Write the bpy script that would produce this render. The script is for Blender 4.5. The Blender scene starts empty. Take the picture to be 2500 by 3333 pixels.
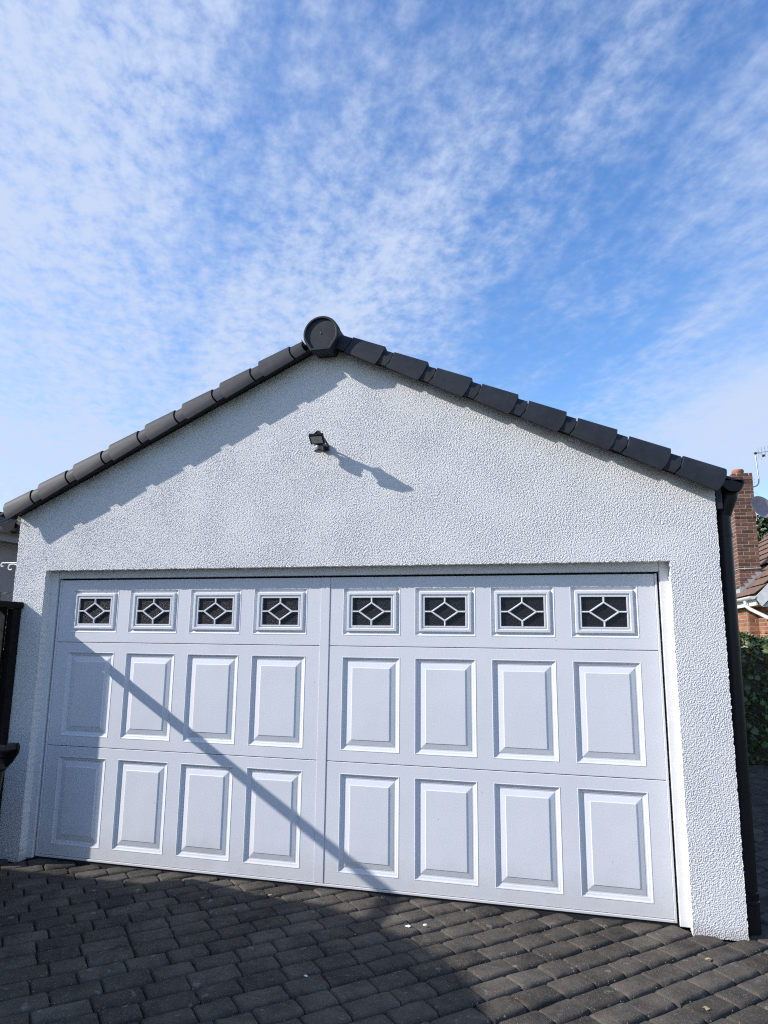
import bpy, math, random
import numpy as np
from mathutils import Vector, Matrix
rnd = random.Random(11)
R = math.radians
scene = bpy.context.scene
col = scene.collection

# ---------------------------------------------------------------- camera
cam_d = bpy.data.cameras.new('camera')
cam = bpy.data.objects.new('camera', cam_d)
col.objects.link(cam)
yaw, pitch, roll = 0.2527, 0.1793, 0.0108
F = Vector((-math.sin(yaw)*math.cos(pitch), math.cos(yaw)*math.cos(pitch), math.sin(pitch)))
r0 = Vector((math.cos(yaw), math.sin(yaw), 0)); u0 = r0.cross(F)
RR = r0*math.cos(roll) + u0*math.sin(roll)
UU = -r0*math.sin(roll) + u0*math.cos(roll)
CP = Vector((1.5355, -4.3987, 1.5957))
M = Matrix.Identity(4)
for i in range(3):
    M[i][0] = RR[i]; M[i][1] = UU[i]; M[i][2] = -F[i]; M[i][3] = CP[i]
cam.matrix_world = M
cam_d.sensor_fit = 'VERTICAL'; cam_d.sensor_height = 36.0
cam_d.lens = 2240.3/3333*36.0
cam_d.clip_start = 0.05; cam_d.clip_end = 3000
scene.camera = cam

# ---------------------------------------------------------------- world, sun, exposure
SUN = Vector((-2.55, -1.0, 1.58)).normalized()
SUN_STRENGTH, SKY_STRENGTH, EXPOSURE = 5.0, 0.076, 0.27
elev = math.asin(SUN.z); azim = math.atan2(SUN.x, SUN.y) % (2*math.pi)
world = bpy.data.worlds.new('World'); scene.world = world
world.use_nodes = True
wt = world.node_tree; wt.nodes.clear()
def wn(kind, **kw):
    n = wt.nodes.new(kind)
    for k, v in kw.items():
        if k == 'inp':
            for a, b in v.items(): n.inputs[a].default_value = b
        else: setattr(n, k, v)
    return n
def wl(a, b): wt.links.new(a, b)
def wmath(op, a, b=None, c=None, clamp=False):
    n = wn('ShaderNodeMath', operation=op, use_clamp=clamp)
    for i, v in enumerate((a, b, c)):
        if v is None: continue
        if isinstance(v, (int, float)): n.inputs[i].default_value = v
        else: wl(v, n.inputs[i])
    return n.outputs[0]
sky = wn('ShaderNodeTexSky', sky_type='NISHITA', sun_disc=False, sun_elevation=elev, sun_rotation=azim,
         altitude=50, air_density=1.1, dust_density=0.6, ozone_density=2.6)
tc = wn('ShaderNodeTexCoord')
sx = wn('ShaderNodeSeparateXYZ'); wl(tc.outputs['Generated'], sx.inputs[0])
zz = wmath('ADD', wmath('MAXIMUM', sx.outputs[2], 0.0), 0.07)
px = wmath('DIVIDE', sx.outputs[0], zz); py = wmath('DIVIDE', sx.outputs[1], zz)
cmb = wn('ShaderNodeCombineXYZ'); wl(px, cmb.inputs[0]); wl(py, cmb.inputs[1])
def wmap(rot, scale, loc=(0, 0, 0)):
    m = wn('ShaderNodeMapping', vector_type='TEXTURE'); m.inputs['Rotation'].default_value = (0, 0, R(rot))
    m.inputs['Scale'].default_value = tuple(1/v for v in scale); m.inputs['Location'].default_value = loc
    wl(cmb.outputs[0], m.inputs[0]); return m.outputs[0]
def wnoise(vec, scale, detail, rough, dist=0.0):
    n = wn('ShaderNodeTexNoise'); n.noise_dimensions = '2D'
    wl(vec, n.inputs['Vector']); n.inputs['Scale'].default_value = scale
    n.inputs['Detail'].default_value = detail; n.inputs['Roughness'].default_value = rough
    n.inputs['Distortion'].default_value = dist
    return n.outputs['Fac']
big = wnoise(wmap(20, (1, 1, 1), (3.1, 1.7, 0)), 0.6, 3, 0.5)
mid = wnoise(wmap(118, (0.75, 1.25, 1), (0.4, 2.0, 0)), 4.6, 4, 0.58, 0.1)
fine = wnoise(wmap(115, (0.85, 1.1, 1), (5.0, 0, 0)), 21.0, 8, 0.64, 0.0)
streak = wnoise(wmap(121, (0.45, 1.9, 1), (2.0, 7, 0)), 1.25, 5, 0.6, 0.25)
# the altocumulus sheet is thick on the sun's side, breaks up overhead and turns to soft banks beyond
pw = wmath('ADD', px, wmath('MULTIPLY', wmath('SUBTRACT', big, 0.5), 0.7))
ramp = wn('ShaderNodeValToRGB'); ramp.color_ramp.interpolation = 'B_SPLINE'
els = ramp.color_ramp.elements
while len(els) < 6: els.new(0.5)
for e, (p_, c_) in zip(els, ((0.0, 0.90), (0.30, 0.76), (0.43, 0.56), (0.525, 0.0), (0.59, 0.34), (1.0, 0.55))): e.position = p_; e.color = (c_, c_, c_, 1)
wl(wmath('MULTIPLY_ADD', pw, 0.2, 0.5, clamp=True), ramp.inputs['Fac'])
puff = wn('ShaderNodeMapRange'); puff.inputs['From Min'].default_value = -0.6; puff.inputs['From Max'].default_value = 0.9
puff.inputs['To Min'].default_value = 1.45; puff.inputs['To Max'].default_value = 0.30; wl(pw, puff.inputs['Value'])
dens = wmath('ADD', ramp.outputs['Color'], wmath('MULTIPLY', wmath('SUBTRACT', streak, 0.5), 1.35))
dens = wmath('ADD', dens, wmath('MULTIPLY', wmath('SUBTRACT', mid, 0.5), 0.62))
dens = wmath('ADD', dens, wmath('MULTIPLY', wmath('MULTIPLY', wmath('SUBTRACT', fine, 0.5), wmath('MULTIPLY_ADD', streak, 1.6, 0.15)), puff.outputs[0]))
hz = wn('ShaderNodeMapRange'); hz.inputs['From Min'].default_value = 0.0; hz.inputs['From Max'].default_value = 0.5
hz.inputs['To Min'].default_value = 0.20; hz.inputs['To Max'].default_value = 0.0; wl(sx.outputs[2], hz.inputs['Value'])
dens = wmath('ADD', dens, hz.outputs[0])
# one soft bank low in the sky beyond the neighbour's chimney
ds = wn('ShaderNodeVectorMath', operation='DISTANCE'); wl(cmb.outputs[0], ds.inputs[0]); ds.inputs[1].default_value = (0.95, 2.75, 0)
bk = wn('ShaderNodeMapRange', interpolation_type='SMOOTHSTEP'); bk.inputs['From Min'].default_value = 0.25; bk.inputs['From Max'].default_value = 0.95
bk.inputs['To Min'].default_value = 0.75; bk.inputs['To Max'].default_value = 0.0; wl(wmath('ADD', ds.outputs['Value'], wmath('MULTIPLY', wmath('SUBTRACT', streak, 0.5), 1.2)), bk.inputs['Value'])
dens = wmath('ADD', dens, bk.outputs[0])
mr = wn('ShaderNodeMapRange', interpolation_type='SMOOTHSTEP')
mr.inputs['From Min'].default_value = -0.06; mr.inputs['From Max'].default_value = 1.18
mr.inputs['To Min'].default_value = 0.0; mr.inputs['To Max'].default_value = 0.95
wl(dens, mr.inputs['Value'])
up = wn('ShaderNodeMapRange', interpolation_type='SMOOTHSTEP')
up.inputs['From Min'].default_value = -0.02; up.inputs['From Max'].default_value = 0.05
wl(sx.outputs[2], up.inputs['Value'])
fac = wmath('MULTIPLY', mr.outputs[0], up.outputs[0])
mix = wn('ShaderNodeMix', data_type='RGBA')
hsv = wn('ShaderNodeHueSaturation', inp={'Hue': 0.508, 'Saturation': 1.22, 'Value': 2.8}); wl(sky.outputs[0], hsv.inputs['Color'])
wl(fac, mix.inputs['Factor']); wl(hsv.outputs[0], mix.inputs[6])
mix.inputs[7].default_value = (6.7, 7.9, 10.4, 1)
bg = wn('ShaderNodeBackground'); bg.inputs['Strength'].default_value = SKY_STRENGTH
wl(mix.outputs[2], bg.inputs['Color'])
wo = wn('ShaderNodeOutputWorld'); wl(bg.outputs[0], wo.inputs['Surface'])

sun_d = bpy.data.lights.new('sun', 'SUN'); sun = bpy.data.objects.new('sun', sun_d); col.objects.link(sun)
sun_d.energy = SUN_STRENGTH; sun_d.angle = R(0.55); sun_d.color = (1.0, 0.955, 0.91)
sun.rotation_euler = SUN.to_track_quat('Z', 'Y').to_euler(); sun.location = (-8, -6, 9)
scene.cycles.use_denoising = False; scene.cycles.sample_clamp_indirect = 4.0   # the denoiser wipes out the stucco's grain
world.cycles.sampling_method = 'MANUAL'; world.cycles.sample_map_resolution = 2048
scene.cycles.pixel_filter_type = 'BLACKMAN_HARRIS'; scene.cycles.filter_width = 1.15
vs = scene.view_settings
vs.view_transform = 'Standard'; vs.look = 'None'; vs.exposure = EXPOSURE; vs.gamma = 1.0; vs.use_curve_mapping = False

# ---------------------------------------------------------------- materials
def mat(name, color, rough=0.6, metal=0.0, spec=0.5):
    m = bpy.data.materials.new(name); m.use_nodes = True
    b = m.node_tree.nodes['Principled BSDF']
    b.inputs['Base Color'].default_value = (*color, 1); b.inputs['Roughness'].default_value = rough
    b.inputs['Metallic'].default_value = metal; b.inputs['Specular IOR Level'].default_value = spec
    return m
def N(m, kind, **kw):
    n = m.node_tree.nodes.new(kind)
    for k, v in kw.items():
        if k == 'inp':
            for a, b in v.items(): n.inputs[a].default_value = b
        else: setattr(n, k, v)
    return n
def L(m, a, b): m.node_tree.links.new(a, b)
def vary(m, stops, scale=5.0, detail=5, rough=0.6, coord='Object', rand=0.0, loc=None):
    """base colour from a noise ramp; rand mixes a per-object brightness"""
    b = m.node_tree.nodes['Principled BSDF']
    t = N(m, 'ShaderNodeTexCoord'); n = N(m, 'ShaderNodeTexNoise', inp={'Scale': scale, 'Detail': detail, 'Roughness': rough})
    vec = t.outputs[coord]
    if rand:
        oi = N(m, 'ShaderNodeObjectInfo')
        ad = N(m, 'ShaderNodeVectorMath', operation='MULTIPLY_ADD')
        L(m, oi.outputs['Random'], ad.inputs[0]); ad.inputs[1].default_value = (31, 17, 53); L(m, vec, ad.inputs[2])
        vec = ad.outputs[0]
    L(m, vec, n.inputs['Vector'])
    r = N(m, 'ShaderNodeValToRGB'); el = r.color_ramp.elements
    while len(el) < len(stops): el.new(0.5)
    for e, (p, c) in zip(el, stops): e.position = p; e.color = (*c, 1)
    L(m, n.outputs['Fac'], r.inputs['Fac'])
    out = r.outputs['Color']
    if rand:
        mr_ = N(m, 'ShaderNodeMapRange', inp={'To Min': 1-rand, 'To Max': 1+rand}); L(m, oi.outputs['Random'], mr_.inputs['Value'])
        hs = N(m, 'ShaderNodeHueSaturation'); L(m, out, hs.inputs['Color']); L(m, mr_.outputs[0], hs.inputs['Value'])
        out = hs.outputs['Color']
    L(m, out, b.inputs['Base Color'])
    return m
def bump(m, scale, strength, dist, detail=4, rough=0.6, coord='Object', kind='noise'):
    b = m.node_tree.nodes['Principled BSDF']
    t = N(m, 'ShaderNodeTexCoord')
    if kind == 'noise':
        n = N(m, 'ShaderNodeTexNoise', inp={'Scale': scale, 'Detail': detail, 'Roughness': rough}); o = n.outputs['Fac']
    else:
        n = N(m, 'ShaderNodeTexVoronoi', inp={'Scale': scale}); o = n.outputs['Distance']
    L(m, t.outputs[coord], n.inputs['Vector'])
    bp = N(m, 'ShaderNodeBump', inp={'Strength': strength, 'Distance': dist})
    L(m, o, bp.inputs['Height']); L(m, bp.outputs[0], b.inputs['Normal'])
    return m

def stucco_material():
    m = mat('white_stucco', (0.78, 0.78, 0.78), 0.85)
    b = m.node_tree.nodes['Principled BSDF']
    t = N(m, 'ShaderNodeTexCoord')
    n = N(m, 'ShaderNodeTexNoise', inp={'Scale': 1.3, 'Detail': 6, 'Roughness': 0.65}); L(m, t.outputs['Object'], n.inputs['Vector'])
    r = N(m, 'ShaderNodeValToRGB'); e = r.color_ramp.elements
    e[0].position = 0.3; e[0].color = (0.735, 0.725, 0.71, 1); e[1].position = 0.7; e[1].color = (0.775, 0.77, 0.76, 1)
    L(m, n.outputs['Fac'], r.inputs['Fac'])
    # splash-back dirt near the ground
    s = N(m, 'ShaderNodeSeparateXYZ'); L(m, t.outputs['Object'], s.inputs[0])
    n2 = N(m, 'ShaderNodeTexNoise', inp={'Scale': 14.0, 'Detail': 5, 'Roughness': 0.7}); L(m, t.outputs['Object'], n2.inputs['Vector'])
    h = N(m, 'ShaderNodeMath', operation='MULTIPLY_ADD'); L(m, n2.outputs['Fac'], h.inputs[0]); h.inputs[1].default_value = -0.22; L(m, s.outputs[2], h.inputs[2])
    mr_ = N(m, 'ShaderNodeMapRange', inp={'From Min': -0.06, 'From Max': 0.0, 'To Min': 0.55, 'To Max': 0.0}); L(m, h.outputs[0], mr_.inputs['Value'])
    mx = N(m, 'ShaderNodeMix', data_type='RGBA'); L(m, mr_.outputs[0], mx.inputs['Factor']); L(m, r.outputs[0], mx.inputs[6])
    mx.inputs[7].default_value = (0.36, 0.33, 0.28, 1)
    L(m, mx.outputs[2], b.inputs['Base Color'])
    n3 = N(m, 'ShaderNodeTexNoise', inp={'Scale': 240.0, 'Detail': 3}); L(m, t.outputs['Object'], n3.inputs['Vector'])
    bp = N(m, 'ShaderNodeBump', inp={'Strength': 0.35, 'Distance': 0.002}); L(m, n3.outputs['Fac'], bp.inputs['Height']); L(m, bp.outputs[0], b.inputs['Normal'])
    return m
MT = {}
MT['stucco'] = stucco_material()
def door_material():
    m = vary(mat('door_paint', (0.72, 0.73, 0.76), 0.36, spec=0.4), [(0.3, (0.685, 0.70, 0.735)), (0.7, (0.73, 0.742, 0.775))], 1.7)
    b = m.node_tree.nodes['Principled BSDF']; src = b.inputs['Base Color'].links[0].from_socket
    g = N(m, 'ShaderNodeNewGeometry')
    # road grime towards the bottom edge and a few stuck specks
    sp = N(m, 'ShaderNodeSeparateXYZ'); L(m, g.outputs['Position'], sp.inputs[0])
    n = N(m, 'ShaderNodeTexNoise', inp={'Scale': 7.0, 'Detail': 6, 'Roughness': 0.7}); L(m, g.outputs['Position'], n.inputs['Vector'])
    h = N(m, 'ShaderNodeMath', operation='MULTIPLY_ADD'); L(m, n.outputs['Fac'], h.inputs[0]); h.inputs[1].default_value = -0.35; L(m, sp.outputs[2], h.inputs[2])
    mr_ = N(m, 'ShaderNodeMapRange', inp={'From Min': -0.10, 'From Max': 0.12, 'To Min': 0.45, 'To Max': 0.0}); L(m, h.outputs[0], mr_.inputs['Value'])
    mx = N(m, 'ShaderNodeMix', data_type='RGBA'); L(m, mr_.outputs[0], mx.inputs['Factor']); L(m, src, mx.inputs[6]); mx.inputs[7].default_value = (0.50, 0.47, 0.43, 1)
    v = N(m, 'ShaderNodeTexVoronoi', inp={'Scale': 9.0}); L(m, g.outputs['Position'], v.inputs['Vector'])
    d = N(m, 'ShaderNodeMapRange', inp={'From Min': 0.022, 'From Max': 0.034, 'To Min': 0.75, 'To Max': 0.0}); L(m, v.outputs['Distance'], d.inputs['Value'])
    mx2 = N(m, 'ShaderNodeMix', data_type='RGBA'); L(m, d.outputs[0], mx2.inputs['Factor']); L(m, mx.outputs[2], mx2.inputs[6]); mx2.inputs[7].default_value = (0.22, 0.21, 0.2, 1)
    L(m, mx2.outputs[2], b.inputs['Base Color'])
    n2 = N(m, 'ShaderNodeTexNoise', inp={'Scale': 2.2, 'Detail': 2}); L(m, g.outputs['Position'], n2.inputs['Vector'])
    bp = N(m, 'ShaderNodeBump', inp={'Strength': 0.25, 'Distance': 0.02}); L(m, n2.outputs['Fac'], bp.inputs['Height']); L(m, bp.outputs[0], b.inputs['Normal'])
    return m
MT['door'] = door_material()
MT['frame'] = vary(mat('frame_paint', (0.74, 0.74, 0.76), 0.42, spec=0.4), [(0.25, (0.69, 0.69, 0.70)), (0.6, (0.76, 0.765, 0.78))], 6)
MT['rubber'] = mat('black_rubber', (0.012, 0.012, 0.013), 0.8)
def glass_material():
    m = mat('obscure_glass', (0.012, 0.013, 0.017), 0.36, spec=0.45)
    b = m.node_tree.nodes['Principled BSDF']; t = N(m, 'ShaderNodeTexCoord')
    n = N(m, 'ShaderNodeTexNoise', inp={'Scale': 85.0, 'Detail': 3, 'Roughness': 0.6}); L(m, t.outputs['Object'], n.inputs['Vector'])
    bp = N(m, 'ShaderNodeBump', inp={'Strength': 0.7, 'Distance': 0.006}); L(m, n.outputs['Fac'], bp.inputs['Height']); L(m, bp.outputs[0], b.inputs['Normal'])
    return m
MT['glass'] = glass_material()
MT['verge'] = bump(vary(mat('verge_plastic', (0.04, 0.042, 0.046), 0.60, spec=0.25), [(0.3, (0.015, 0.0185, 0.026)), (0.7, (0.034, 0.039, 0.049))], 9, 7, 0.75, rand=0.08), 350, 0.12, 0.001)
MT['tile'] = bump(vary(mat('roof_tile_concrete', (0.05, 0.05, 0.055), 0.8), [(0.3, (0.04, 0.04, 0.045)), (0.7, (0.07, 0.07, 0.075))], 6), 200, 0.3, 0.002)
MT['black'] = mat('black_plastic', (0.007, 0.008, 0.010), 0.36, spec=0.3)
MT['blackmatt'] = mat('black_paint', (0.016, 0.017, 0.02), 0.55)
MT['lens'] = mat('floodlight_lens', (0.5, 0.5, 0.48), 0.35)
MT['led'] = mat('led_plate', (0.45, 0.40, 0.26), 0.5)
MT['sensor'] = mat('sensor_lens', (0.24, 0.25, 0.28), 0.4)
MT['chrome'] = mat('steel', (0.6, 0.6, 0.62), 0.25, 1.0)
MT['galv'] = bump(vary(mat('galvanised_steel', (0.5, 0.52, 0.55), 0.4, 0.9), [(0.3, (0.42, 0.44, 0.47)), (0.7, (0.6, 0.62, 0.64))], 30), 60, 0.1, 0.001)
MT['whitemetal'] = mat('white_painted_iron', (0.78, 0.78, 0.76), 0.45)
def paver_material():
    m = mat('paver_concrete', (0.05, 0.048, 0.046), 0.95, spec=0.05)
    b = m.node_tree.nodes['Principled BSDF']; t = N(m, 'ShaderNodeTexCoord'); oi = N(m, 'ShaderNodeObjectInfo')
    g = N(m, 'ShaderNodeNewGeometry')
    n = N(m, 'ShaderNodeTexNoise', inp={'Scale': 4.5, 'Detail': 8, 'Roughness': 0.75}); L(m, g.outputs['Position'], n.inputs['Vector'])
    r = N(m, 'ShaderNodeValToRGB'); e = r.color_ramp.elements
    e[0].position = 0.28; e[0].color = (0.036, 0.035, 0.034, 1); e[1].position = 0.72; e[1].color = (0.140, 0.122, 0.100, 1)
    L(m, n.outputs['Fac'], r.inputs['Fac'])
    rv = N(m, 'ShaderNodeMapRange', inp={'To Min': 0.8, 'To Max': 1.2}); L(m, oi.outputs['Random'], rv.inputs['Value'])
    hs = N(m, 'ShaderNodeHueSaturation'); L(m, r.outputs[0], hs.inputs['Color']); L(m, rv.outputs[0], hs.inputs['Value'])
    # pale aggregate grains
    v = N(m, 'ShaderNodeTexVoronoi', inp={'Scale': 125.0, 'Randomness': 1.0}); L(m, g.outputs['Position'], v.inputs['Vector'])
    vd = N(m, 'ShaderNodeMapRange', inp={'From Min': 0.16, 'From Max': 0.30, 'To Min': 1.0, 'To Max': 0.0}); L(m, v.outputs['Distance'], vd.inputs['Value'])
    vc = N(m, 'ShaderNodeSeparateColor'); L(m, v.outputs['Color'], vc.inputs[0])
    th = N(m, 'ShaderNodeMapRange', inp={'From Min': 0.5, 'From Max': 0.85}); L(m, vc.outputs[0], th.inputs['Value'])
    sp = N(m, 'ShaderNodeMath', operation='MULTIPLY'); L(m, vd.outputs[0], sp.inputs[0]); L(m, th.outputs[0], sp.inputs[1])
    mx = N(m, 'ShaderNodeMix', data_type='RGBA'); L(m, sp.outputs[0], mx.inputs['Factor']); L(m, hs.outputs[0], mx.inputs[6]); mx.inputs[7].default_value = (0.26, 0.23, 0.19, 1)
    # lichen spots
    n2 = N(m, 'ShaderNodeTexNoise', inp={'Scale': 16.0, 'Detail': 3, 'Roughness': 0.55}); L(m, g.outputs['Position'], n2.inputs['Vector'])
    l2 = N(m, 'ShaderNodeMapRange', inp={'From Min': 0.655, 'From Max': 0.72, 'To Max': 0.6}); L(m, n2.outputs['Fac'], l2.inputs['Value'])
    mx2 = N(m, 'ShaderNodeMix', data_type='RGBA'); L(m, l2.outputs[0], mx2.inputs['Factor']); L(m, mx.outputs[2], mx2.inputs[6]); mx2.inputs[7].default_value = (0.24, 0.23, 0.21, 1)
    L(m, mx2.outputs[2], b.inputs['Base Color'])
    n3 = N(m, 'ShaderNodeTexNoise', inp={'Scale': 70.0, 'Detail': 7, 'Roughness': 0.75}); L(m, g.outputs['Position'], n3.inputs['Vector'])
    bp = N(m, 'ShaderNodeBump', inp={'Strength': 0.8, 'Distance': 0.010}); L(m, n3.outputs['Fac'], bp.inputs['Height']); L(m, bp.outputs[0], b.inputs['Normal'])
    return m
MT['paver'] = paver_material()
MT['sand'] = bump(vary(mat('joint_sand', (0.06, 0.055, 0.05), 0.95), [(0.3, (0.025, 0.024, 0.023)), (0.7, (0.075, 0.068, 0.06))], 25), 160, 0.6, 0.005)
MT['grit'] = vary(mat('grit', (0.4, 0.36, 0.3), 0.9), [(0.35, (0.10, 0.09, 0.08)), (0.65, (0.32, 0.29, 0.25))], 40)
MT['soil'] = vary(mat('lawn_and_soil', (0.06, 0.08, 0.03), 0.95), [(0.3, (0.04, 0.06, 0.02)), (0.7, (0.08, 0.09, 0.04))], 3)
MT['timber'] = bump(vary(mat('dark_timber', (0.03, 0.026, 0.023), 0.85, spec=0.15), [(0.3, (0.007, 0.007, 0.007)), (0.7, (0.018, 0.015, 0.014))], 12, rand=0.1), 60, 0.3, 0.003)
MT['timber2'] = bump(vary(mat('weathered_board', (0.13, 0.10, 0.08), 0.8), [(0.3, (0.07, 0.055, 0.045)), (0.7, (0.18, 0.14, 0.11))], 22), 60, 0.4, 0.003)
MT['bin'] = mat('bin_plastic', (0.006, 0.009, 0.009), 0.42, spec=0.3)
MT['brickA'] = vary(mat('orange_brick', (0.30, 0.12, 0.06), 0.85), [(0.25, (0.20, 0.075, 0.04)), (0.75, (0.40, 0.17, 0.085))], 14, rand=0.35)
MT['brickB'] = vary(mat('weathered_brick', (0.14, 0.065, 0.045), 0.9), [(0.25, (0.075, 0.042, 0.034)), (0.75, (0.19, 0.09, 0.06))], 14, rand=0.45)
MT['mortar'] = vary(mat('mortar', (0.36, 0.32, 0.26), 0.95), [(0.3, (0.20, 0.17, 0.14)), (0.7, (0.42, 0.37, 0.30))], 20)
MT['claytile'] = vary(mat('brown_roof_tile', (0.16, 0.095, 0.07), 0.85), [(0.3, (0.11, 0.068, 0.052)), (0.7, (0.21, 0.13, 0.095))], 8)
MT['pot'] = vary(mat('terracotta', (0.35, 0.13, 0.08), 0.8), [(0.3, (0.25, 0.10, 0.065)), (0.7, (0.42, 0.17, 0.10))], 12)
MT['lead'] = vary(mat('lead_sheet', (0.28, 0.30, 0.33), 0.55), [(0.3, (0.22, 0.24, 0.27)), (0.7, (0.42, 0.44, 0.46))], 12)
MT['pvc'] = vary(mat('white_pvc', (0.7, 0.7, 0.7), 0.4), [(0.3, (0.58, 0.58, 0.56)), (0.7, (0.78, 0.78, 0.78))], 9)
MT['greyrender'] = vary(mat('grey_render', (0.22, 0.21, 0.21), 0.9), [(0.3, (0.19, 0.18, 0.18)), (0.7, (0.25, 0.24, 0.24))], 3)
MT['dish'] = vary(mat('dish_paint', (0.30, 0.30, 0.31), 0.6), [(0.3, (0.22, 0.22, 0.23)), (0.7, (0.36, 0.36, 0.36))], 9)
def leaf_mat(name, a, b_):
    m = mat(name, a, 0.45)
    bb = m.node_tree.nodes['Principled BSDF']
    g = N(m, 'ShaderNodeNewGeometry'); r = N(m, 'ShaderNodeValToRGB'); e = r.color_ramp.elements
    e[0].color = (*a, 1); e[1].color = (*b_, 1); L(m, g.outputs['Random Per Island'], r.inputs['Fac']); L(m, r.outputs[0], bb.inputs['Base Color'])
    return m
MT['ivy'] = leaf_mat('ivy_leaf', (0.02, 0.045, 0.012), (0.09, 0.13, 0.03))
MT['bushleaf'] = leaf_mat('bush_leaf', (0.025, 0.055, 0.012), (0.11, 0.14, 0.035))
MT['conifer'] = leaf_mat('conifer_leaf', (0.015, 0.03, 0.012), (0.05, 0.08, 0.025))
MT['bark'] = vary(mat('bark', (0.08, 0.06, 0.045), 0.9), [(0.3, (0.05, 0.04, 0.03)), (0.7, (0.11, 0.085, 0.065))], 20)
MT['twig'] = mat('red_twig', (0.22, 0.09, 0.07), 0.8)
MT['dryleaf'] = vary(mat('dry_leaf', (0.36, 0.26, 0.12), 0.8), [(0.3, (0.25, 0.16, 0.07)), (0.7, (0.5, 0.42, 0.25))], 60)
MT['petal'] = mat('white_fluff', (0.75, 0.77, 0.8), 0.8)

# ---------------------------------------------------------------- mesh helpers
class MB:
    def __init__(s): s.v = []; s.f = []; s.sm = []
    def add(s, vs_, fs, smooth=False):
        o = len(s.v); s.v += [tuple(p) for p in vs_]
        for f in fs: s.f.append([o+i for i in f]); s.sm.append(smooth)
        return s
    def box(s, x0, x1, y0, y1, z0, z1, mx=None):
        p = [(x0, y0, z0), (x1, y0, z0), (x1, y1, z0), (x0, y1, z0), (x0, y0, z1), (x1, y0, z1), (x1, y1, z1), (x0, y1, z1)]
        if mx: p = [mx @ Vector(q) for q in p]
        return s.add(p, [(3, 2, 1, 0), (4, 5, 6, 7), (0, 1, 5, 4), (1, 2, 6, 5), (2, 3, 7, 6), (3, 0, 4, 7)])
    def cbox(s, x0, x1, y0, y1, z0, z1, c=0.004, mx=None):
        """box with chamfered edges"""
        P = []; idx = {}
        X = (x0, x1); Y = (y0, y1); Z = (z0, z1); sg = (1, -1)
        for i in (0, 1):
            for j in (0, 1):
                for k in (0, 1):
                    for a in range(3):
                        q = [X[i], Y[j], Z[k]]
                        for b in range(3):
                            if b != a: q[b] += c*sg[(i, j, k)[b]]
                        # point lying on the face of axis a
                        idx[(i, j, k, a)] = len(P); P.append(q)
        F_ = []
        for a in range(3):
            b, d = [t for t in range(3) if t != a]
            for e in (0, 1):
                ring = []
                for (u, w) in ((0, 0), (1, 0), (1, 1), (0, 1)):
                    t = [0, 0, 0]; t[a] = e; t[b] = u; t[d] = w
                    ring.append(idx[(*t, a)])
                F_.append(ring)
        for a in range(3):          # edges along axis a
            b, d = [t for t in range(3) if t != a]
            for u in (0, 1):
                for w in (0, 1):
                    t0 = [0, 0, 0]; t0[b] = u; t0[d] = w; t1 = list(t0); t1[a] = 1
                    F_.append([idx[(*t0, b)], idx[(*t1, b)], idx[(*t1, d)], idx[(*t0, d)]])
        for i in (0, 1):
            for j in (0, 1):
                for k in (0, 1): F_.append([idx[(i, j, k, 0)], idx[(i, j, k, 1)], idx[(i, j, k, 2)]])
        cen = Vector(((x0+x1)/2, (y0+y1)/2, (z0+z1)/2))
        out = []
        for f in F_:
            a_, b_, c_ = [Vector(P[f[t]]) for t in range(3)]
            n = (b_-a_).cross(c_-a_); m_ = sum((Vector(P[t]) for t in f), Vector())/len(f)-cen
            out.append(f if n.dot(m_) > 0 else f[::-1])
        if mx: P = [mx @ Vector(q) for q in P]
        return s.add(P, out)
    def tube(s, pts, r, n=10, caps=True, smooth=True):
        pts = [Vector(p) for p in pts]; rs = r if isinstance(r, (list, tuple)) else [r]*len(pts)
        ring = []; V = []; prev = None
        for i, p in enumerate(pts):
            d = (pts[min(i+1, len(pts)-1)]-pts[max(i-1, 0)]).normalized()
            if prev is None:
                a = d.cross(Vector((0, 0, 1)))
                if a.length < 0.05: a = d.cross(Vector((0, 1, 0)))
                a.normalize()
            else: a = (prev-d*prev.dot(d)).normalized()
            prev = a; b = d.cross(a)
            for k in range(n):
                t = 2*math.pi*k/n; V.append(p+(a*math.cos(t)+b*math.sin(t))*rs[i])
        Fc = []
        for i in range(len(pts)-1):
            for k in range(n): Fc.append((i*n+k, i*n+(k+1) % n, (i+1)*n+(k+1) % n, (i+1)*n+k))
        s.add(V, Fc, smooth)
        if caps:
            o = (len(pts)-1)*n
            s.add(V[:n], [tuple(range(n-1, -1, -1))]); s.add(V[o:], [tuple(range(n))])
        return s
    def lathe(s, prof, n=24, mx=None, smooth=True):
        V = []; Fc = []
        for (r, z) in prof:
            for k in range(n):
                t = 2*math.pi*k/n; V.append(Vector((r*math.cos(t), r*math.sin(t), z)))
        for i in range(len(prof)-1):
            for k in range(n): Fc.append((i*n+k, i*n+(k+1) % n, (i+1)*n+(k+1) % n, (i+1)*n+k))
        Fc.append(tuple(range(n-1, -1, -1))); o = (len(prof)-1)*n; Fc.append(tuple(range(o, o+n)))
        if mx: V = [mx @ q for q in V]
        return s.add(V, Fc, smooth)
    def prism(s, poly, y0, y1, fn=None, smooth=False):
        """poly of (a, b); fn(a, b, t) -> point; t = y0 / y1"""
        fn = fn or (lambda a, b, t: (a, t, b)); n = len(poly)
        V = [fn(a, b, y0) for a, b in poly]+[fn(a, b, y1) for a, b in poly]
        s.add(V, [(i, (i+1) % n, n+(i+1) % n, n+i) for i in range(n)], smooth)
        s.add(V[:n], [tuple(range(n-1, -1, -1))]); s.add(V[n:], [tuple(range(n))])
        return s
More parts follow.
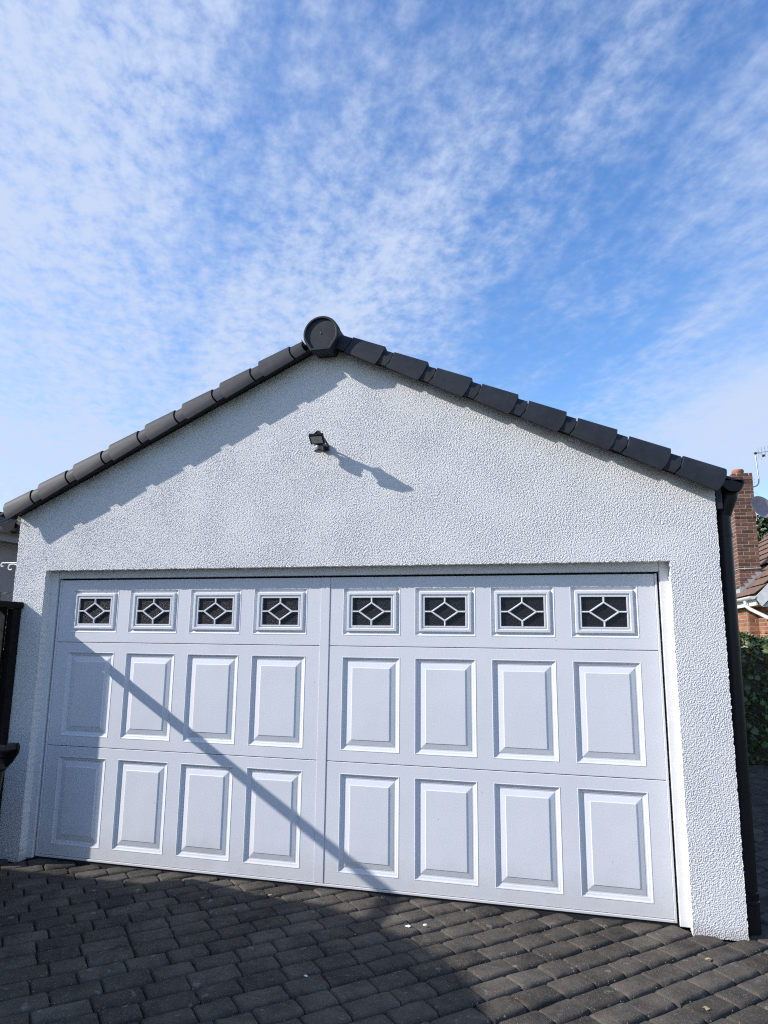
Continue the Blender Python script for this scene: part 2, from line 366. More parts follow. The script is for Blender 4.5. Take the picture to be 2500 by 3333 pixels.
    def mesh(s, name, m, fix=True):
        me = bpy.data.meshes.new(name); me.from_pydata(s.v, [], s.f)
        me.polygons.foreach_set('use_smooth', s.sm)
        for q in (m if isinstance(m, (list, tuple)) else [m]): me.materials.append(q)
        if fix:
            import bmesh
            bm = bmesh.new(); bm.from_mesh(me); bmesh.ops.recalc_face_normals(bm, faces=bm.faces); bm.to_mesh(me); bm.free()
        if any(s.sm): me.set_sharp_from_angle(angle=R(38))
        me.update(); return me
    def build(s, name, m, parent=None, fix=True, loc=None):
        return link(name, s.mesh(name, m, fix), parent, loc)
def link(name, me, parent=None, loc=None):
    o = bpy.data.objects.new(name, me); col.objects.link(o)
    if parent is not None:
        o.parent = parent
        w = parent.matrix_world.translation if False else wloc(parent)
        o.location = -w if loc is None else Vector(loc)-w
    elif loc is not None: o.location = loc
    return o
def wloc(o):
    p = Vector(o.location)
    while o.parent is not None: o = o.parent; p = p+Vector(o.location)
    return p
def tag(o, label=None, cat=None, group=None, kind=None):
    for k, v in (('label', label), ('category', cat), ('group', group), ('kind', kind)):
        if v: o[k] = v
    return o
def thing(name, label, cat, loc=(0, 0, 0), group=None):
    o = bpy.data.objects.new(name, None); col.objects.link(o); o.location = loc; o.empty_display_size = 0.1
    return tag(o, label, cat, group)

GZ = 0.05            # top of the paving
# ================================================================ GROUND
m = MB(); m.add([(-600, -600, -0.02), (600, -600, -0.02), (600, 600, -0.02), (-600, 600, -0.02)], [(0, 1, 2, 3)])
tag(m.build('ground', MT['soil'], fix=False), kind='structure')
m = MB(); m.add([(-9, -9, GZ-0.023), (6, -9, GZ-0.023), (6, 5.75, GZ-0.023), (-9, 5.75, GZ-0.023),
                 (-9, -9, -0.019), (6, -9, -0.019), (6, 5.75, -0.019), (-9, 5.75, -0.019)],
                [(0, 1, 2, 3), (4, 5, 1, 0), (5, 6, 2, 1), (6, 7, 3, 2), (7, 4, 0, 3)])
driveway = tag(m.build('driveway', MT['sand']), kind='structure')

def paver_mesh(name, Lx, W, seed):
    q = random.Random(seed); hx, hy = Lx/2, W/2; c = 0.010
    out = []
    def edge(p, q_, n):
        for i in range(n):
            t = i/n; out.append([p[0]+(q_[0]-p[0])*t, p[1]+(q_[1]-p[1])*t])
    edge((-hx+c, -hy), (hx-c, -hy), 3); edge((hx-c, -hy), (hx, -hy+c), 1); edge((hx, -hy+c), (hx, hy-c), 2); edge((hx, hy-c), (hx-c, hy), 1)
    edge((hx-c, hy), (-hx+c, hy), 3); edge((-hx+c, hy), (-hx, hy-c), 1); edge((-hx, hy-c), (-hx, -hy+c), 2); edge((-hx, -hy+c), (-hx+c, -hy), 1)
    for p in out: p[0] += q.uniform(-.002, .002); p[1] += q.uniform(-.0040, .0035)*(1 if p[1] > 0 else -1)
    n = len(out); V = []; Fc = []
    tiltx, tilty = q.uniform(-.02, .02), q.uniform(-.03, .03)
    def ring(ins, z, jit):
        for (x, y) in out:
            l = math.hypot(x/hx, y/hy)
            sx_, sy_ = 1-ins*.45/hx, 1-ins/hy
            X, Y = x*sx_, y*sy_
            V.append((X, Y, z+q.uniform(-jit, jit)+X*tiltx+Y*tilty))
    ring(0, -.045, 0); ring(0, -.022, .0012); ring(.0045, -.0105, .0012); ring(.011, -.0035, .001); ring(.0175, -.0006, .0008); ring(.022, .0, .0008)
    for r_ in range(5):
        for i in range(n): Fc.append((r_*n+i, r_*n+(i+1) % n, (r_+1)*n+(i+1) % n, (r_+1)*n+i))
    Fc.append(tuple(range(5*n, 6*n)))
    mb = MB(); mb.add(V, Fc, True); return mb
PW, PITCH = 0.1365, 0.1445
plens = (0.165, 0.195, 0.215, 0.235)
pmb = {(l, k): paver_mesh('paver', l-0.0035, PW, hash((int(l*1000), k)) % 9999) for l in plens for k in range(4)}
pme = {}
a45 = R(44.6); e1 = Vector((math.cos(a45), math.sin(a45), 0)); e2 = Vector((-math.sin(a45), math.cos(a45), 0))
cand = []
for k in range(-60, 60):
    off = -1.574+PITCH*(k+0.5); t = -9+rnd.uniform(0, .2)
    while t < 9:
        l = rnd.choice((0.165, 0.195, 0.195, 0.215, 0.215, 0.235)); c = e1*(t+l/2)+e2*off; t += l
        if not (-8.6 < c.x < 5.6 and -8.5 < c.y < 5.62): continue
        if -2.36 < c.x < 2.36 and c.y > -0.02+0.06: continue
        if c.y > -0.02 and abs(c.x) < 2.5 and abs(c.x) > 2.08: continue
        if abs(c.x) < 2.52 and c.y > 0.05: continue
        if c.x < -3.1 and c.y < -2.6 and c.x > -9: continue
        if c.x < -5.4 and c.y > -0.6: continue
        cand.append((c, l))
def ndc(p):
    d = p-CP; z = d.dot(F)
    if z < 0.3: return 9, 9, z
    fpx = 2240.3
    return abs(d.dot(RR)/z*fpx)/1250, abs(d.dot(UU)/z*fpx)/1666.5, z
vis = []; rest = []
for c, l in cand:
    x, y, z = ndc(Vector((c.x, c.y, GZ)))
    (vis if (x < 1.06 and y < 1.09 and not (-2.3 < c.x < 2.35 and c.y > 0.1)) else rest).append((z, c, l))
vis.sort(key=lambda q: q[0]); rest += vis[295:]; vis = vis[:295]
for z, c, l in vis:
    key = (l, rnd.randrange(4))
    if key not in pme: pme[key] = pmb[key].mesh('paver', MT['paver'])
    o = link('paver', pme[key], driveway, (c.x, c.y, GZ+rnd.uniform(-.004, .0025)))
    o.rotation_euler = (rnd.uniform(-.012, .012), rnd.uniform(-.01, .01), a45+rnd.uniform(-.014, .014)+(math.pi if rnd.random() < .5 else 0))
big_ = MB()
for z, c, l in rest:
    mb = pmb[(l, rnd.randrange(4))]
    mx = Matrix.Translation((c.x, c.y, GZ+rnd.uniform(-.003, .002))) @ Matrix.Rotation(a45+rnd.uniform(-.012, .012), 4, 'Z')
    big_.add([mx @ Vector(p) for p in mb.v], mb.f, True)
tag(big_.build('outer_pavers', MT['paver'], driveway, fix=False), kind='stuff')
# grit lying in the joints
m = MB()
for i in range(1000):
    off = -1.574+PITCH*rnd.randint(-6, 14); t = rnd.uniform(-1.8, 2.4)
    if rnd.random() < .35: off += rnd.uniform(0, PITCH)
    c = e1*t+e2*(off+rnd.gauss(0, .005))
    if not (-2.4 < c.x < 2.9 and -2.2 < c.y < -0.03): continue
    s_ = rnd.uniform(.0012, .0032)*(1.6 if rnd.random() < .08 else 1); z = GZ-.004+rnd.uniform(0, .006)
    pts = [(c.x+rnd.uniform(-1, 1)*s_, c.y+rnd.uniform(-1, 1)*s_, z) for _ in range(4)]
    pts = [(c.x-s_, c.y-s_*.7, z), (c.x+s_, c.y-s_*.6, z), (c.x+s_*.1, c.y+s_, z), (c.x, c.y, z+s_*1.5)]
    m.add(pts, [(2, 1, 0), (0, 1, 3), (1, 2, 3), (2, 0, 3)])
tag(m.build('grit', MT['grit'], fix=False), 'pale grit and stone chips lying in the paving joints', kind='stuff')

# ================================================================ GARAGE
YW = -0.09           # face of the stuccoed wall, door face is y = 0
OX, OZ = 2.155, 2.052
HW = 2.425
TOPN = 3.72; SL = 0.466
garage = thing('garage', 'white stuccoed double garage with black tile verges and a wide panelled door', 'garage', (0, YW, GZ))

def stucco_wall():
    st = 0.0028
    def seg(a, b): n = max(1, int(round((b-a)/st))); return list(np.linspace(a, b, n+1))
    xs = np.array(seg(-HW, -OX)+seg(-OX, OX)[1:]+seg(OX, HW)[1:]); zs = np.array(seg(GZ-.01, OZ)+seg(OZ, 3.60)[1:])
    nx, nz = len(xs), len(zs)
    rng = np.random.default_rng(5)
    def band(lam, width, seed):
        g = np.random.default_rng(seed).standard_normal((nz, nx)); Fq = np.fft.fft2(g)
        kx = np.fft.fftfreq(nx, st)[None, :]; kz = np.fft.fftfreq(nz, st)[:, None]
        k = np.hypot(kx, kz); Fq *= np.exp(-((k-1/lam)/(width/lam))**2)
        h = np.fft.ifft2(Fq).real; return h/h.std()
    h = band(0.0090, 0.45, 1); h = np.tanh(h*1.2)
    h = h+0.22*band(0.02, 0.5, 2)
    amp = 0.00150*(1+0.10*np.clip(band(0.5, .6, 3), -1.5, 1.5))
    Y = YW-h*amp+0.0008*band(0.8, .6, 4)
    X = np.broadcast_to(xs[None, :], (nz, nx)).copy(); Z = np.broadcast_to(zs[:, None], (nz, nx)).copy()
    # ragged arrises: pull the boundary vertices about a little
    jit = 0.0013*band(0.03, .6, 7)
    iL = int(np.argmin(abs(xs+OX))); iR = int(np.argmin(abs(xs-OX))); iT = int(np.argmin(abs(zs-OZ)))
    X[:iT+1, iL] += jit[:iT+1, iL]; X[:iT+1, iR] += jit[:iT+1, iR]; Z[iT, iL:iR+1] += jit[iT, iL:iR+1]
    X[:, 0] += jit[:, 0]; X[:, -1] += jit[:, -1]
    idx = np.arange(nx*nz).reshape(nz, nx)
    cx = (xs[:-1]+xs[1:])/2; cz = (zs[:-1]+zs[1:])/2
    keep = (cz[:, None] < (TOPN-0.122-SL*np.abs(cx[None, :])))
    keep &= ~((np.abs(cx)[None, :] < OX) & (cz[:, None] < OZ))
    a = idx[:-1, :-1][keep]; b = idx[:-1, 1:][keep]; c = idx[1:, 1:][keep]; d = idx[1:, :-1][keep]
    quads = np.stack([a, b, c, d], 1)
    V = np.stack([X.ravel(), Y.ravel(), Z.ravel()], 1)
    # reveals and outer returns: strips going back from boundary vertices
    extra_v = []; extra_q = []; base = len(V)
    def strip(ids, vec_n, depth, nsub, rough):
        nonlocal base
        ids = list(ids)[::3]+([ids[-1]] if (len(ids)-1) % 3 else [])
        P = V[ids]; prev = np.array(ids)
        g = np.random.default_rng(len(ids)).standard_normal((nsub, len(ids)))
        for s_ in range(1, nsub+1):
            q = P.copy(); q[:, 1] = YW+(depth-YW)*s_/nsub if False else P[:, 1]+(depth-P[:, 1])*s_/nsub
            q += np.array(vec_n)[None, :]*(g[s_-1][:, None]*rough if s_ < nsub else 0)
            cur = np.arange(base, base+len(ids)); base += len(ids)
            extra_v.append(q); extra_q.append(np.stack([prev[:-1], prev[1:], cur[1:], cur[:-1]], 1)); prev = cur
    strip(idx[:iT+1, iL], (1, 0, 0), 0.03, 8, .0011); strip(idx[:iT+1, iR], (1, 0, 0), 0.03, 8, .0011)
    strip(idx[iT, iL:iR+1], (0, 0, 1), 0.03, 8, .0011)
    iE = int(np.argmin(abs(zs-2.43)))
    strip(idx[:iE, 0], (1, 0, 0), 0.2, 16, .0012); strip(idx[:iE, -1], (1, 0, 0), 0.2, 16, .0012)
    V = np.concatenate([V]+extra_v); quads = np.concatenate([quads]+extra_q)
    # side, back walls and the inner leaf as plain slabs
    mb = MB()
    mb.box(-HW, -HW+.11, 0.2, 4.9, GZ-.05, 2.42); mb.box(HW-.11, HW, 0.2, 4.9, GZ-.05, 2.42)
    mb.box(-HW+.11, HW-.11, 4.79, 4.9, GZ-.05, 2.42)
    mb.prism([(-HW, 2.425), (HW, 2.425), (0, 3.555)], 4.79, 4.9)
    mb.box(-HW+.004, -OX-.002, 0.032, .2, GZ-.05, 2.41); mb.box(OX+.002, HW-.004, 0.032, .2, GZ-.05, 2.41)
    mb.prism([(-HW+.004, OZ+.004), (HW-.004, OZ+.004), (HW-.004, 2.40), (0, 3.53), (-HW+.004, 2.40)], 0.032, .2)
    o = len(V); V = np.concatenate([V, np.array(mb.v)])
    me = bpy.data.meshes.new('wall')
    tri = [tuple(i+o for i in f) for f in mb.f]
    loops = np.concatenate([quads.ravel()]+[np.array(f) for f in tri]).astype(np.int32)
    tot = np.concatenate([np.full(len(quads), 4), np.array([len(f) for f in tri])]).astype(np.int32)
    start = np.concatenate([[0], np.cumsum(tot)[:-1]]).astype(np.int32)
    used = np.zeros(len(V), bool); used[loops] = True; remap = np.cumsum(used)-1
    V = V[used]; loops = remap[loops].astype(np.int32)
    me.vertices.add(len(V)); me.vertices.foreach_set('co', V.astype(np.float32).ravel())
    me.loops.add(len(loops)); me.loops.foreach_set('vertex_index', loops)
    me.polygons.add(len(tot)); me.polygons.foreach_set('loop_start', start); me.polygons.foreach_set('loop_total', tot)
    sm = np.ones(len(tot), bool); sm[len(quads):] = False; me.polygons.foreach_set('use_smooth', sm)
    me.materials.append(MT['stucco']); me.update(calc_edges=True); me.validate()
    return link('wall', me, garage)
stucco_wall()
# dark inside so nothing glows behind the gaps
m = MB(); m.box(-2.3, 2.3, 0.25, 4.78, GZ-.04, GZ-.005); m.build('garage_floor', MT['greyrender'], garage)

# --- door frame
m = MB()
m.cbox(-OX-.004, -2.101, -0.018, 0.06, GZ+.003, OZ+.004, .003); m.build('door_jamb', MT['frame'], garage)
m = MB(); m.cbox(2.101, OX+.004, -0.018, 0.06, GZ+.003, OZ+.004, .003); m.build('door_jamb', MT['frame'], garage)
m = MB(); m.cbox(-2.100, 2.100, -0.014, 0.06, 1.997, OZ+.004, .003); m.build('door_head', MT['frame'], garage)
m = MB(); m.box(-2.1005, 2.1005, 0.035, 0.05, GZ-.02, 1.996); m.build('gap_shade_sheet', MT['rubber'], garage)  # black sheet behind the whole leaf, darkens the gap in place of shade
m = MB(); m.box(-2.1, 2.1, 0.002, 0.034, GZ-.03, 0.0645); m.build('threshold_seal', MT['rubber'], garage)

# --- door leaf
door = link('garage_door', None, garage, (0, 0, GZ)) if False else None
def door_frame_mesh():
    mb = MB()
    mb.cbox(-2.089, -2.076, -0.006, .03, .065, 1.986, .002); mb.cbox(2.076, 2.089, -0.006, .03, .065, 1.986, .002)
    mb.cbox(-2.0755, 2.0755, -0.007, .03, .065, .079, .002)
    mb.box(-2.07, 2.07, 0.024, .034, .08, 1.98)
    return mb
door = door_frame_mesh().build('garage_door', MT['door'], garage)
m = MB(); m.cbox(-.0305, .0335, -0.004, .022, .081, 1.984, .002); m.build('mullion', MT['door'], door)
XL, XR, PIT, PWD, WW = -1.975, 0.1275, 0.486, 0.3896, 0.3923
ROWS = [(1.6022, 1.913), (0.876, 1.4644), (0.15, 0.7381)]
SEAM = [(1.5345, 1.984), (0.8095, 1.5305), (0.081, 0.8055)]
def section(x0, x1, z0, z1, holes, hz):
    mb = MB(); c = .0022
    xb = [x0+c]+[v for h in holes for v in h]+[x1-c]; zb = [z0+c, hz[0], hz[1], z1-c]
    for i in range(len(xb)-1):
        for j in range(3):
            if j == 1 and i % 2 == 1: continue
            mb.add([(xb[i], 0, zb[j]), (xb[i+1], 0, zb[j]), (xb[i+1], 0, zb[j+1]), (xb[i], 0, zb[j+1])], [(0, 1, 2, 3)])
    A = [(x0+c, 0, z0+c), (x1-c, 0, z0+c), (x1-c, 0, z1-c), (x0+c, 0, z1-c)]
    B = [(x0, c, z0), (x1, c, z0), (x1, c, z1), (x0, c, z1)]; Cc = [(p[0], .022, p[2]) for p in B]
    for P, Q in ((A, B), (B, Cc)):
        for i in range(4):
            j = (i+1) % 4; mb.add([P[i], Q[i], Q[j], P[j]], [(0, 1, 2, 3)])
    return mb
def nested(w, h, prof, cap=True):
    """rings of a rectangular moulding: prof = (inset, y)"""
    mb = MB(); V = []
    for (s_, y) in prof: V += [(s_, y, s_), (w-s_, y, s_), (w-s_, y, h-s_), (s_, y, h-s_)]
    Fc = []
    for k in range(len(prof)-1):
        for i in range(4):
            j = (i+1) % 4; Fc.append((k*4+i, k*4+j, k*4+4+j, k*4+4+i))
    if cap: k = len(prof)*4-4; Fc.append((k, k+1, k+2, k+3))
    mb.add(V, Fc); return mb
P_PROF = [(0, 0), (.0015, -.0012), (.0035, -.0015), (.0055, -.0004), (.0075, .0005), (.0095, .0045), (.014, .0065), (.022, .0088), (.027, .0118), (.031, .0122), (.036, .0122), (.0375, .0108),
          (.066, .0042), (.0675, .0034), (.0695, .0022), (.0705, .0012)]
W_PROF = [(0, 0), (.0015, -.0012), (.0035, -.0015), (.0055, -.0004), (.0072, .0005), (.009, .0045), (.0205, .0100), (.0235, .0105), (.0250, .0085), (.0285, -.0030), (.0305, -.0045), (.0440, -.0050), (.0460, -.0040),
          (.0500, .0030), (.0535, .0040), (.0550, .0030), (.0570, -.0005), (.0640, -.0005), (.0652, .0005), (.0655, .0140)]
pm = nested(PWD, ROWS[1][1]-ROWS[1][0], P_PROF).mesh('raised_panel', MT['door'])
pm2 = nested(PWD, ROWS[2][1]-ROWS[2][0], P_PROF).mesh('raised_panel', MT['door'])
wm = nested(WW, ROWS[0][1]-ROWS[0][0], W_PROF, cap=False).mesh('window_surround', MT['door'])
WH = ROWS[0][1]-ROWS[0][0]; ins = .0655
def bar2(mb, p, q, w=.0105, y0=-.002, y1=.009):
    p = Vector((p[0], 0, p[1])); q = Vector((q[0], 0, q[1])); d = (q-p).normalized(); n = Vector((-d.z, 0, d.x))
    pr = [(-w/2, y1), (-w/2, y0+.003), (-w/2+.003, y0), (w/2-.003, y0), (w/2, y0+.003), (w/2, y1)]
    V = [p+n*a+Vector((0, b, 0)) for a, b in pr]+[q+n*a+Vector((0, b, 0)) for a, b in pr]
    mb.add(V, [(i, (i+1) % 6, 6+(i+1) % 6, 6+i) for i in range(6)]); mb.add(V[:6], [(0, 1, 2, 3, 4, 5)]); mb.add(V[6:], [(5, 4, 3, 2, 1, 0)])
lm = MB(); cx_, cz_ = WW/2, WH/2; dx_, dz_ = .0855, .0575
bar2(lm, (ins+.001, cz_), (cx_-dx_-.004, cz_)); bar2(lm, (WW-ins-.001, cz_), (cx_+dx_+.004, cz_))
bar2(lm, (cx_, ins+.001), (cx_, cz_-dz_-.003)); bar2(lm, (cx_, WH-ins-.001), (cx_, cz_+dz_+.003))
corners = [(cx_-dx_, cz_), (cx_, cz_+dz_), (cx_+dx_, cz_), (cx_, cz_-dz_)]
for i in range(4):
    p, q = Vector(corners[i]), Vector(corners[(i+1) % 4]); d = (q-p).normalized()*.003
    bar2(lm, p-d*.9, q+d*.9, y0=-.002-.0006*(i % 2), y1=.0088+.0004*(i % 2))
lme = lm.mesh('glazing_lattice', MT['door'])
gm = MB(); gm.add([(ins-.006, .011, ins-.006), (WW-ins+.006, .011, ins-.006), (WW-ins+.006, .011, WH-ins+.006), (ins-.006, .011, WH-ins+.006)], [(0, 1, 2, 3)])
gme = gm.mesh('window_pane', MT['glass'], fix=False)
for leaf, (x0, x1, st) in enumerate(((-2.0755, -.0315, XL), (.0345, 2.0755, XR))):
    for r_ in range(3):
        w = WW if r_ == 0 else PWD; o_ = (PWD-WW)/2 if r_ == 0 else 0
        holes = [(st+o_+i*PIT, st+o_+i*PIT+w) for i in range(4)]
        section(x0, x1, *SEAM[r_], holes, ROWS[r_]).build('door_section', MT['door'], door)
        for i in range(4):
            loc = (holes[i][0], 0, ROWS[r_][0])
            if r_ == 0:
                link('window_surround', wm, door, loc); link('glazing_lattice', lme, door, loc); link('window_pane', gme, door, loc)
            else: link('raised_panel', pm if r_ == 1 else pm2, door, loc)

# --- verge units
cs = 1/math.sqrt(1+SL*SL); sn = SL*cs
def smooth_path(pts, n=3):
    out = []
    for i in range(len(pts)-1):
        p0, p1, p2, p3 = pts[max(i-1, 0)], pts[i], pts[i+1], pts[min(i+2, len(pts)-1)]
        for k in range(n):
            t = k/n
            out.append(tuple(.5*((2*b)+(-a+c)*t+(2*a-5*b+4*c-d)*t*t+(-a+3*b-3*c+d)*t**3) for a, b, c, d in zip(p0, p1, p2, p3)))
    return out+[pts[-1]]
MAIN = [(0.03, -.012), (-.10, -.004)]+smooth_path([(-.155, .0), (-.176, -.006), (-.193, -.030), (-.204, -.066), (-.207, -.100), (-.205, -.130)])+[(-.198, -.1335), (-.191, -.128)]+smooth_path([(-.192, -.1), (-.189, -.064), (-.178, -.034), (-.16, -.018)])+[(0.03, -.030)]
def verge_unit(side, n_len=0.0, main=.219, neck=.088):
    """origin at the lower end of the top edge; runs up the slope"""
    mb = MB()
    def P(a, y, n, lift, ins_):
        # a: horizontal run up-slope, n: normal offset
        y2 = y+(ins_ if y < -.1 else 0); n2 = n-ins_*(.8 if n > -.06 else -.9)+lift*(1 if n > -.06 else -.7)
        if y < -.14: a = a-.015*max(0, 1-((n+.066)/.068)**2)
        s_ = a/cs
        return (-side*(-(s_*cs)+0)*1.0+0 - (-side)*0 + (side*n2*sn)*1.0 if False else side*(-s_*cs+n2*sn*1.0), y2, s_*sn+n2*cs)
    def run(a0, a1, l0, l1, ins_, nseg=3):
        rings = []
        for k in range(nseg+1):
            t = k/nseg; a = a0+(a1-a0)*t; li = l0+(l1-l0)*t
            rings.append([P(a, y, n, li, ins_) for y, n in MAIN])
        n = len(MAIN); V = [p for r_ in rings for p in r_]
        Fc = [(k*n+i, k*n+(i+1) % n, (k+1)*n+(i+1) % n, (k+1)*n+i) for k in range(nseg) for i in range(n)]
        mb.add(V, Fc, True); mb.add(rings[0], [tuple(range(n))]); mb.add(rings[-1], [tuple(range(n-1, -1, -1))])
    run(0, main, .012, -.001, 0)
    run(main+.0005, main+.008, -.016, -.016, .016, 1)
    run(main+.0085, main+neck, -.002, -.006, .0065)
    # thin rim at the step
    return mb
for side, lows in ((-1, [2.497-.289*k for k in range(8)]), (1, [2.473-.2915*k for k in range(8)])):
    me = verge_unit(side).mesh('verge_tile', MT['verge'])
    for k, lx in enumerate(lows):
        x = side*lx
        o = link('verge_tile', me, garage, (x, rnd.uniform(-.002, .002), TOPN-SL*lx+rnd.uniform(-.002, .002)-.004))
        o.rotation_euler = (rnd.uniform(-.006, .006), rnd.uniform(-.004, .004), rnd.uniform(-.004, .004))
    # undercloak board between the wall and the verge units
    mb = MB()
    mb.prism([(0, TOPN-.118), (side*2.44, TOPN-.118-SL*2.44), (side*2.44, TOPN-.100-SL*2.44), (0, TOPN-.100)], -.150, .02)
    mb.build('undercloak', MT['blackmatt'], garage)
    # tile slope
    mb = MB(); ncs = 9; pit = .289
    for k in range(ncs):
        xo = (2.575 if side > 0 else 2.625)-pit*k; xi = max(xo-pit-.05, .02)
        zo = TOPN-.022-SL*xo+.014; zi = TOPN-.022-SL*xi-.004
        # low rolled profile along y
        ys = np.arange(-.10, 4.95, .05); top = []; bot = []
        V = []; Fc = []
        for yv in ys:
            u = ((yv+.1) % .30)/.30; hgt = .022*max(0, math.cos((u-.5)*2*math.pi*1.6)) if abs(u-.5) < .16 else 0
            V += [(side*xo, yv, zo+hgt), (side*xi, yv, zi+hgt), (side*xo, yv, zo-.016), (side*xi, yv, zi-.016)]
        for i in range(len(ys)-1):
            a = 4*i; b = a+4
            Fc += [(a, a+1, b+1, b), (a+2, b+2, b+3, a+3), (a, b, b+2, a+2), (a+1, a+3, b+3, b+1)]
        Fc += [(0, 2, 3, 1), (4*(len(ys)-1), 4*(len(ys)-1)+1, 4*(len(ys)-1)+3, 4*(len(ys)-1)+2)]
        mb.add(V, Fc)
    mb.build('roof_slope', MT['tile'], garage)
# --- ridge end cap and ridge
def cap_outline(r, zc, zb, hw, n=26):
    """round top, chamfered flat bottom"""
    a0 = math.atan2(-.030, 1); pts = []
    for i in range(n+1):
        t = R(-24)+(R(204)-R(-24))*i/n; pts.append((r*math.cos(t), zc+r*math.sin(t)))
    pts += [(-hw, zb), (hw, zb)]
    return pts
ZC, XC = 3.628, .004
prof = [(.127, .0), (.127, .008), (.121, 0), ]
rings = []
for (k, y) in ((1.0, -.188), (1.0, -.243), (.985, -.249), (.955, -.252), (.885, -.252), (.860, -.250), (.845, -.240), (.825, -.2385)):
    o_ = cap_outline(.127*k, 0, -.127*k+(1-k)*.01+.003, .070*k); rings.append([(XC+a, y, ZC+b) for a, b in o_])
n = len(rings[0]); mb = MB(); V = [p for r_ in rings for p in r_]
Fc = [(k*n+i, k*n+(i+1) % n, (k+1)*n+(i+1) % n, (k+1)*n+i) for k in range(len(rings)-1) for i in range(n)]
mb.add(V, Fc, False); mb.add(rings[-1], [tuple(range(n))]); mb.add(rings[0], [tuple(range(n-1, -1, -1))])
cap = mb.build('ridge_end_cap', MT['verge'], garage)
sc_ = MB(); sc_.lathe([(.005, 0), (.005, .003), (.003, .0055), (.0005, .006)], 12, Matrix.Translation((XC-.004, -.2385, ZC+.004)) @ Matrix.Rotation(R(90), 4, 'X')); sc_.build('screw_head', MT['chrome'], cap)
sc_ = MB()
for (a, b) in ((-.004, .034), (-.055, -.035), (.05, -.022), (-.003, -.06)):
    sc_.lathe([(.0022, 0), (.0022, .0012)], 8, Matrix.Translation((XC+a, -.2387, ZC+b)) @ Matrix.Rotation(R(90), 4, 'X'))
tag(sc_.build('nail_holes', MT['rubber'], cap), kind='stuff')
fb_ = MB(); fb_.prism([(XC-.100, ZC-.03), (XC-.066, ZC-.112), (XC+.066, ZC-.112), (XC+.100, ZC-.03)], -.1885, -.05); fb_.build('light_stop_filler', MT['blackmatt'], cap)  # filler added under the ridge cap, closes a light leak in its shadow
vt = MB()
for i in range(6):
    vt.box(-.150+.004*i, -.1475+.004*i, -.214, -.19, ZC-.022-.008*i, ZC-.017-.008*i)
tag(vt.build('vent_slots', MT['rubber'], cap), kind='stuff')
for k in range(11):
    rt = MB(); y0 = -.187+.46*k; r_ = .120
    pts = [(XC+r_*math.cos(R(-18+216*i/14)), ZC+r_*math.sin(R(-18+216*i/14))) for i in range(15)]
    rt.prism(pts, y0, y0+.452); rt.build('ridge_tile', MT['tile'], garage)
# --- eaves: gutters, fascia, box ends, downpipe
for side in (-1, 1):
    xc = side*2.527; zc = 2.513 if side > 0 else 2.412; r_ = .060
    mb = MB(); nn = 12
    arc = [(xc+r_*math.cos(R(180+180*i/nn)), zc+r_*math.sin(R(180+180*i/nn))*1.05) for i in range(nn+1)]
    arc2 = [(xc+(r_-.004)*math.cos(R(360-180*i/nn)), zc+(r_-.004)*math.sin(R(360-180*i/nn))*1.05) for i in range(nn+1)]
    mb.prism(arc+arc2, -.088, 4.92, smooth=False)
    gt = mb.build('gutter', MT['black'], garage)
    mb = MB(); mb.prism(arc+[(xc+r_, zc+.004), (xc-r_, zc+.004)], -.100, -.0885); mb.build('gutter_end_cap', MT['black'], gt)
    arc3 = [(xc+(r_+.006)*math.cos(R(180+180*i/nn)), zc+(r_+.006)*math.sin(R(180+180*i/nn))*1.05) for i in range(nn+1)]
    for y0 in (-.05, .14, 1.2, 2.2, 3.2, 4.2): mb = MB(); mb.prism(arc3+[(xc+r_+.006, zc+.003), (xc-r_-.006, zc+.003)], y0, y0+.028); mb.build('gutter_bracket', MT['black'], gt)
    mb = MB(); x0, x1 = sorted((side*2.428, side*2.464)); mb.cbox(x0, x1, -.085, 4.9, 2.350, 2.470, .003); mb.build('fascia_box', MT['blackmatt'], garage)
DX0, DX, DY = 2.486, 2.468, .02           # the pipe leans slightly
def dx(z): return DX+(DX0-DX)*z/2.4
dp = MB(); dp.tube([(dx(2.43), DY, 2.43), (dx(.05), DY, .05)], .040, 20)
dpo = dp.build('downpipe', MT['black'], garage)
mb = MB(); mb.tube([(2.520, DY, 2.47), (2.515, DY, 2.43), (2.495, DY, 2.375), (dx(2.3), DY, 2.33)], [.058, .056, .050, .044], 20); mb.build('gutter_outlet', MT['black'], dpo)
mb = MB(); mb.tube([(dx(0), DY, .045), (dx(0), DY, .195), (dx(0), DY, .20), (dx(0), DY, .212), (dx(0), DY, .217), (dx(0), DY, .24), (dx(0), DY, .244), (dx(0), DY, .256), (dx(0), DY, .26)], [.045, .045, .049, .049, .045, .045, .048, .048, .041], 20)
mb.build('pipe_collar', MT['black'], dpo)
for z in (1.54, 2.2, .75):
    mb = MB(); mb.tube([(dx(z), DY, z), (dx(z), DY, z+.022)], .0435, 18); mb.box(dx(z)-.02, dx(z)+.05, DY+.04, DY+.052, z+.002, z+.02); mb.build('pipe_clip', MT['black'], dpo)
mb = MB(); mb.cbox(2.4265, 2.446, .06, .10, .1, 2.35, .003); mb.build('pipe_backing', MT['blackmatt'], dpo)
# PVC stub below the first verge tile
mb = MB(); mb.tube([(-2.439, -.112, 2.442), (-2.384, -.100, 2.406)], .0042, 8); mb.tube([(-2.383, -.0998, 2.4053), (-2.376, -.099, 2.401)], .0036, 8); mb.build('fixing_pin', MT['whitemetal'], garage)

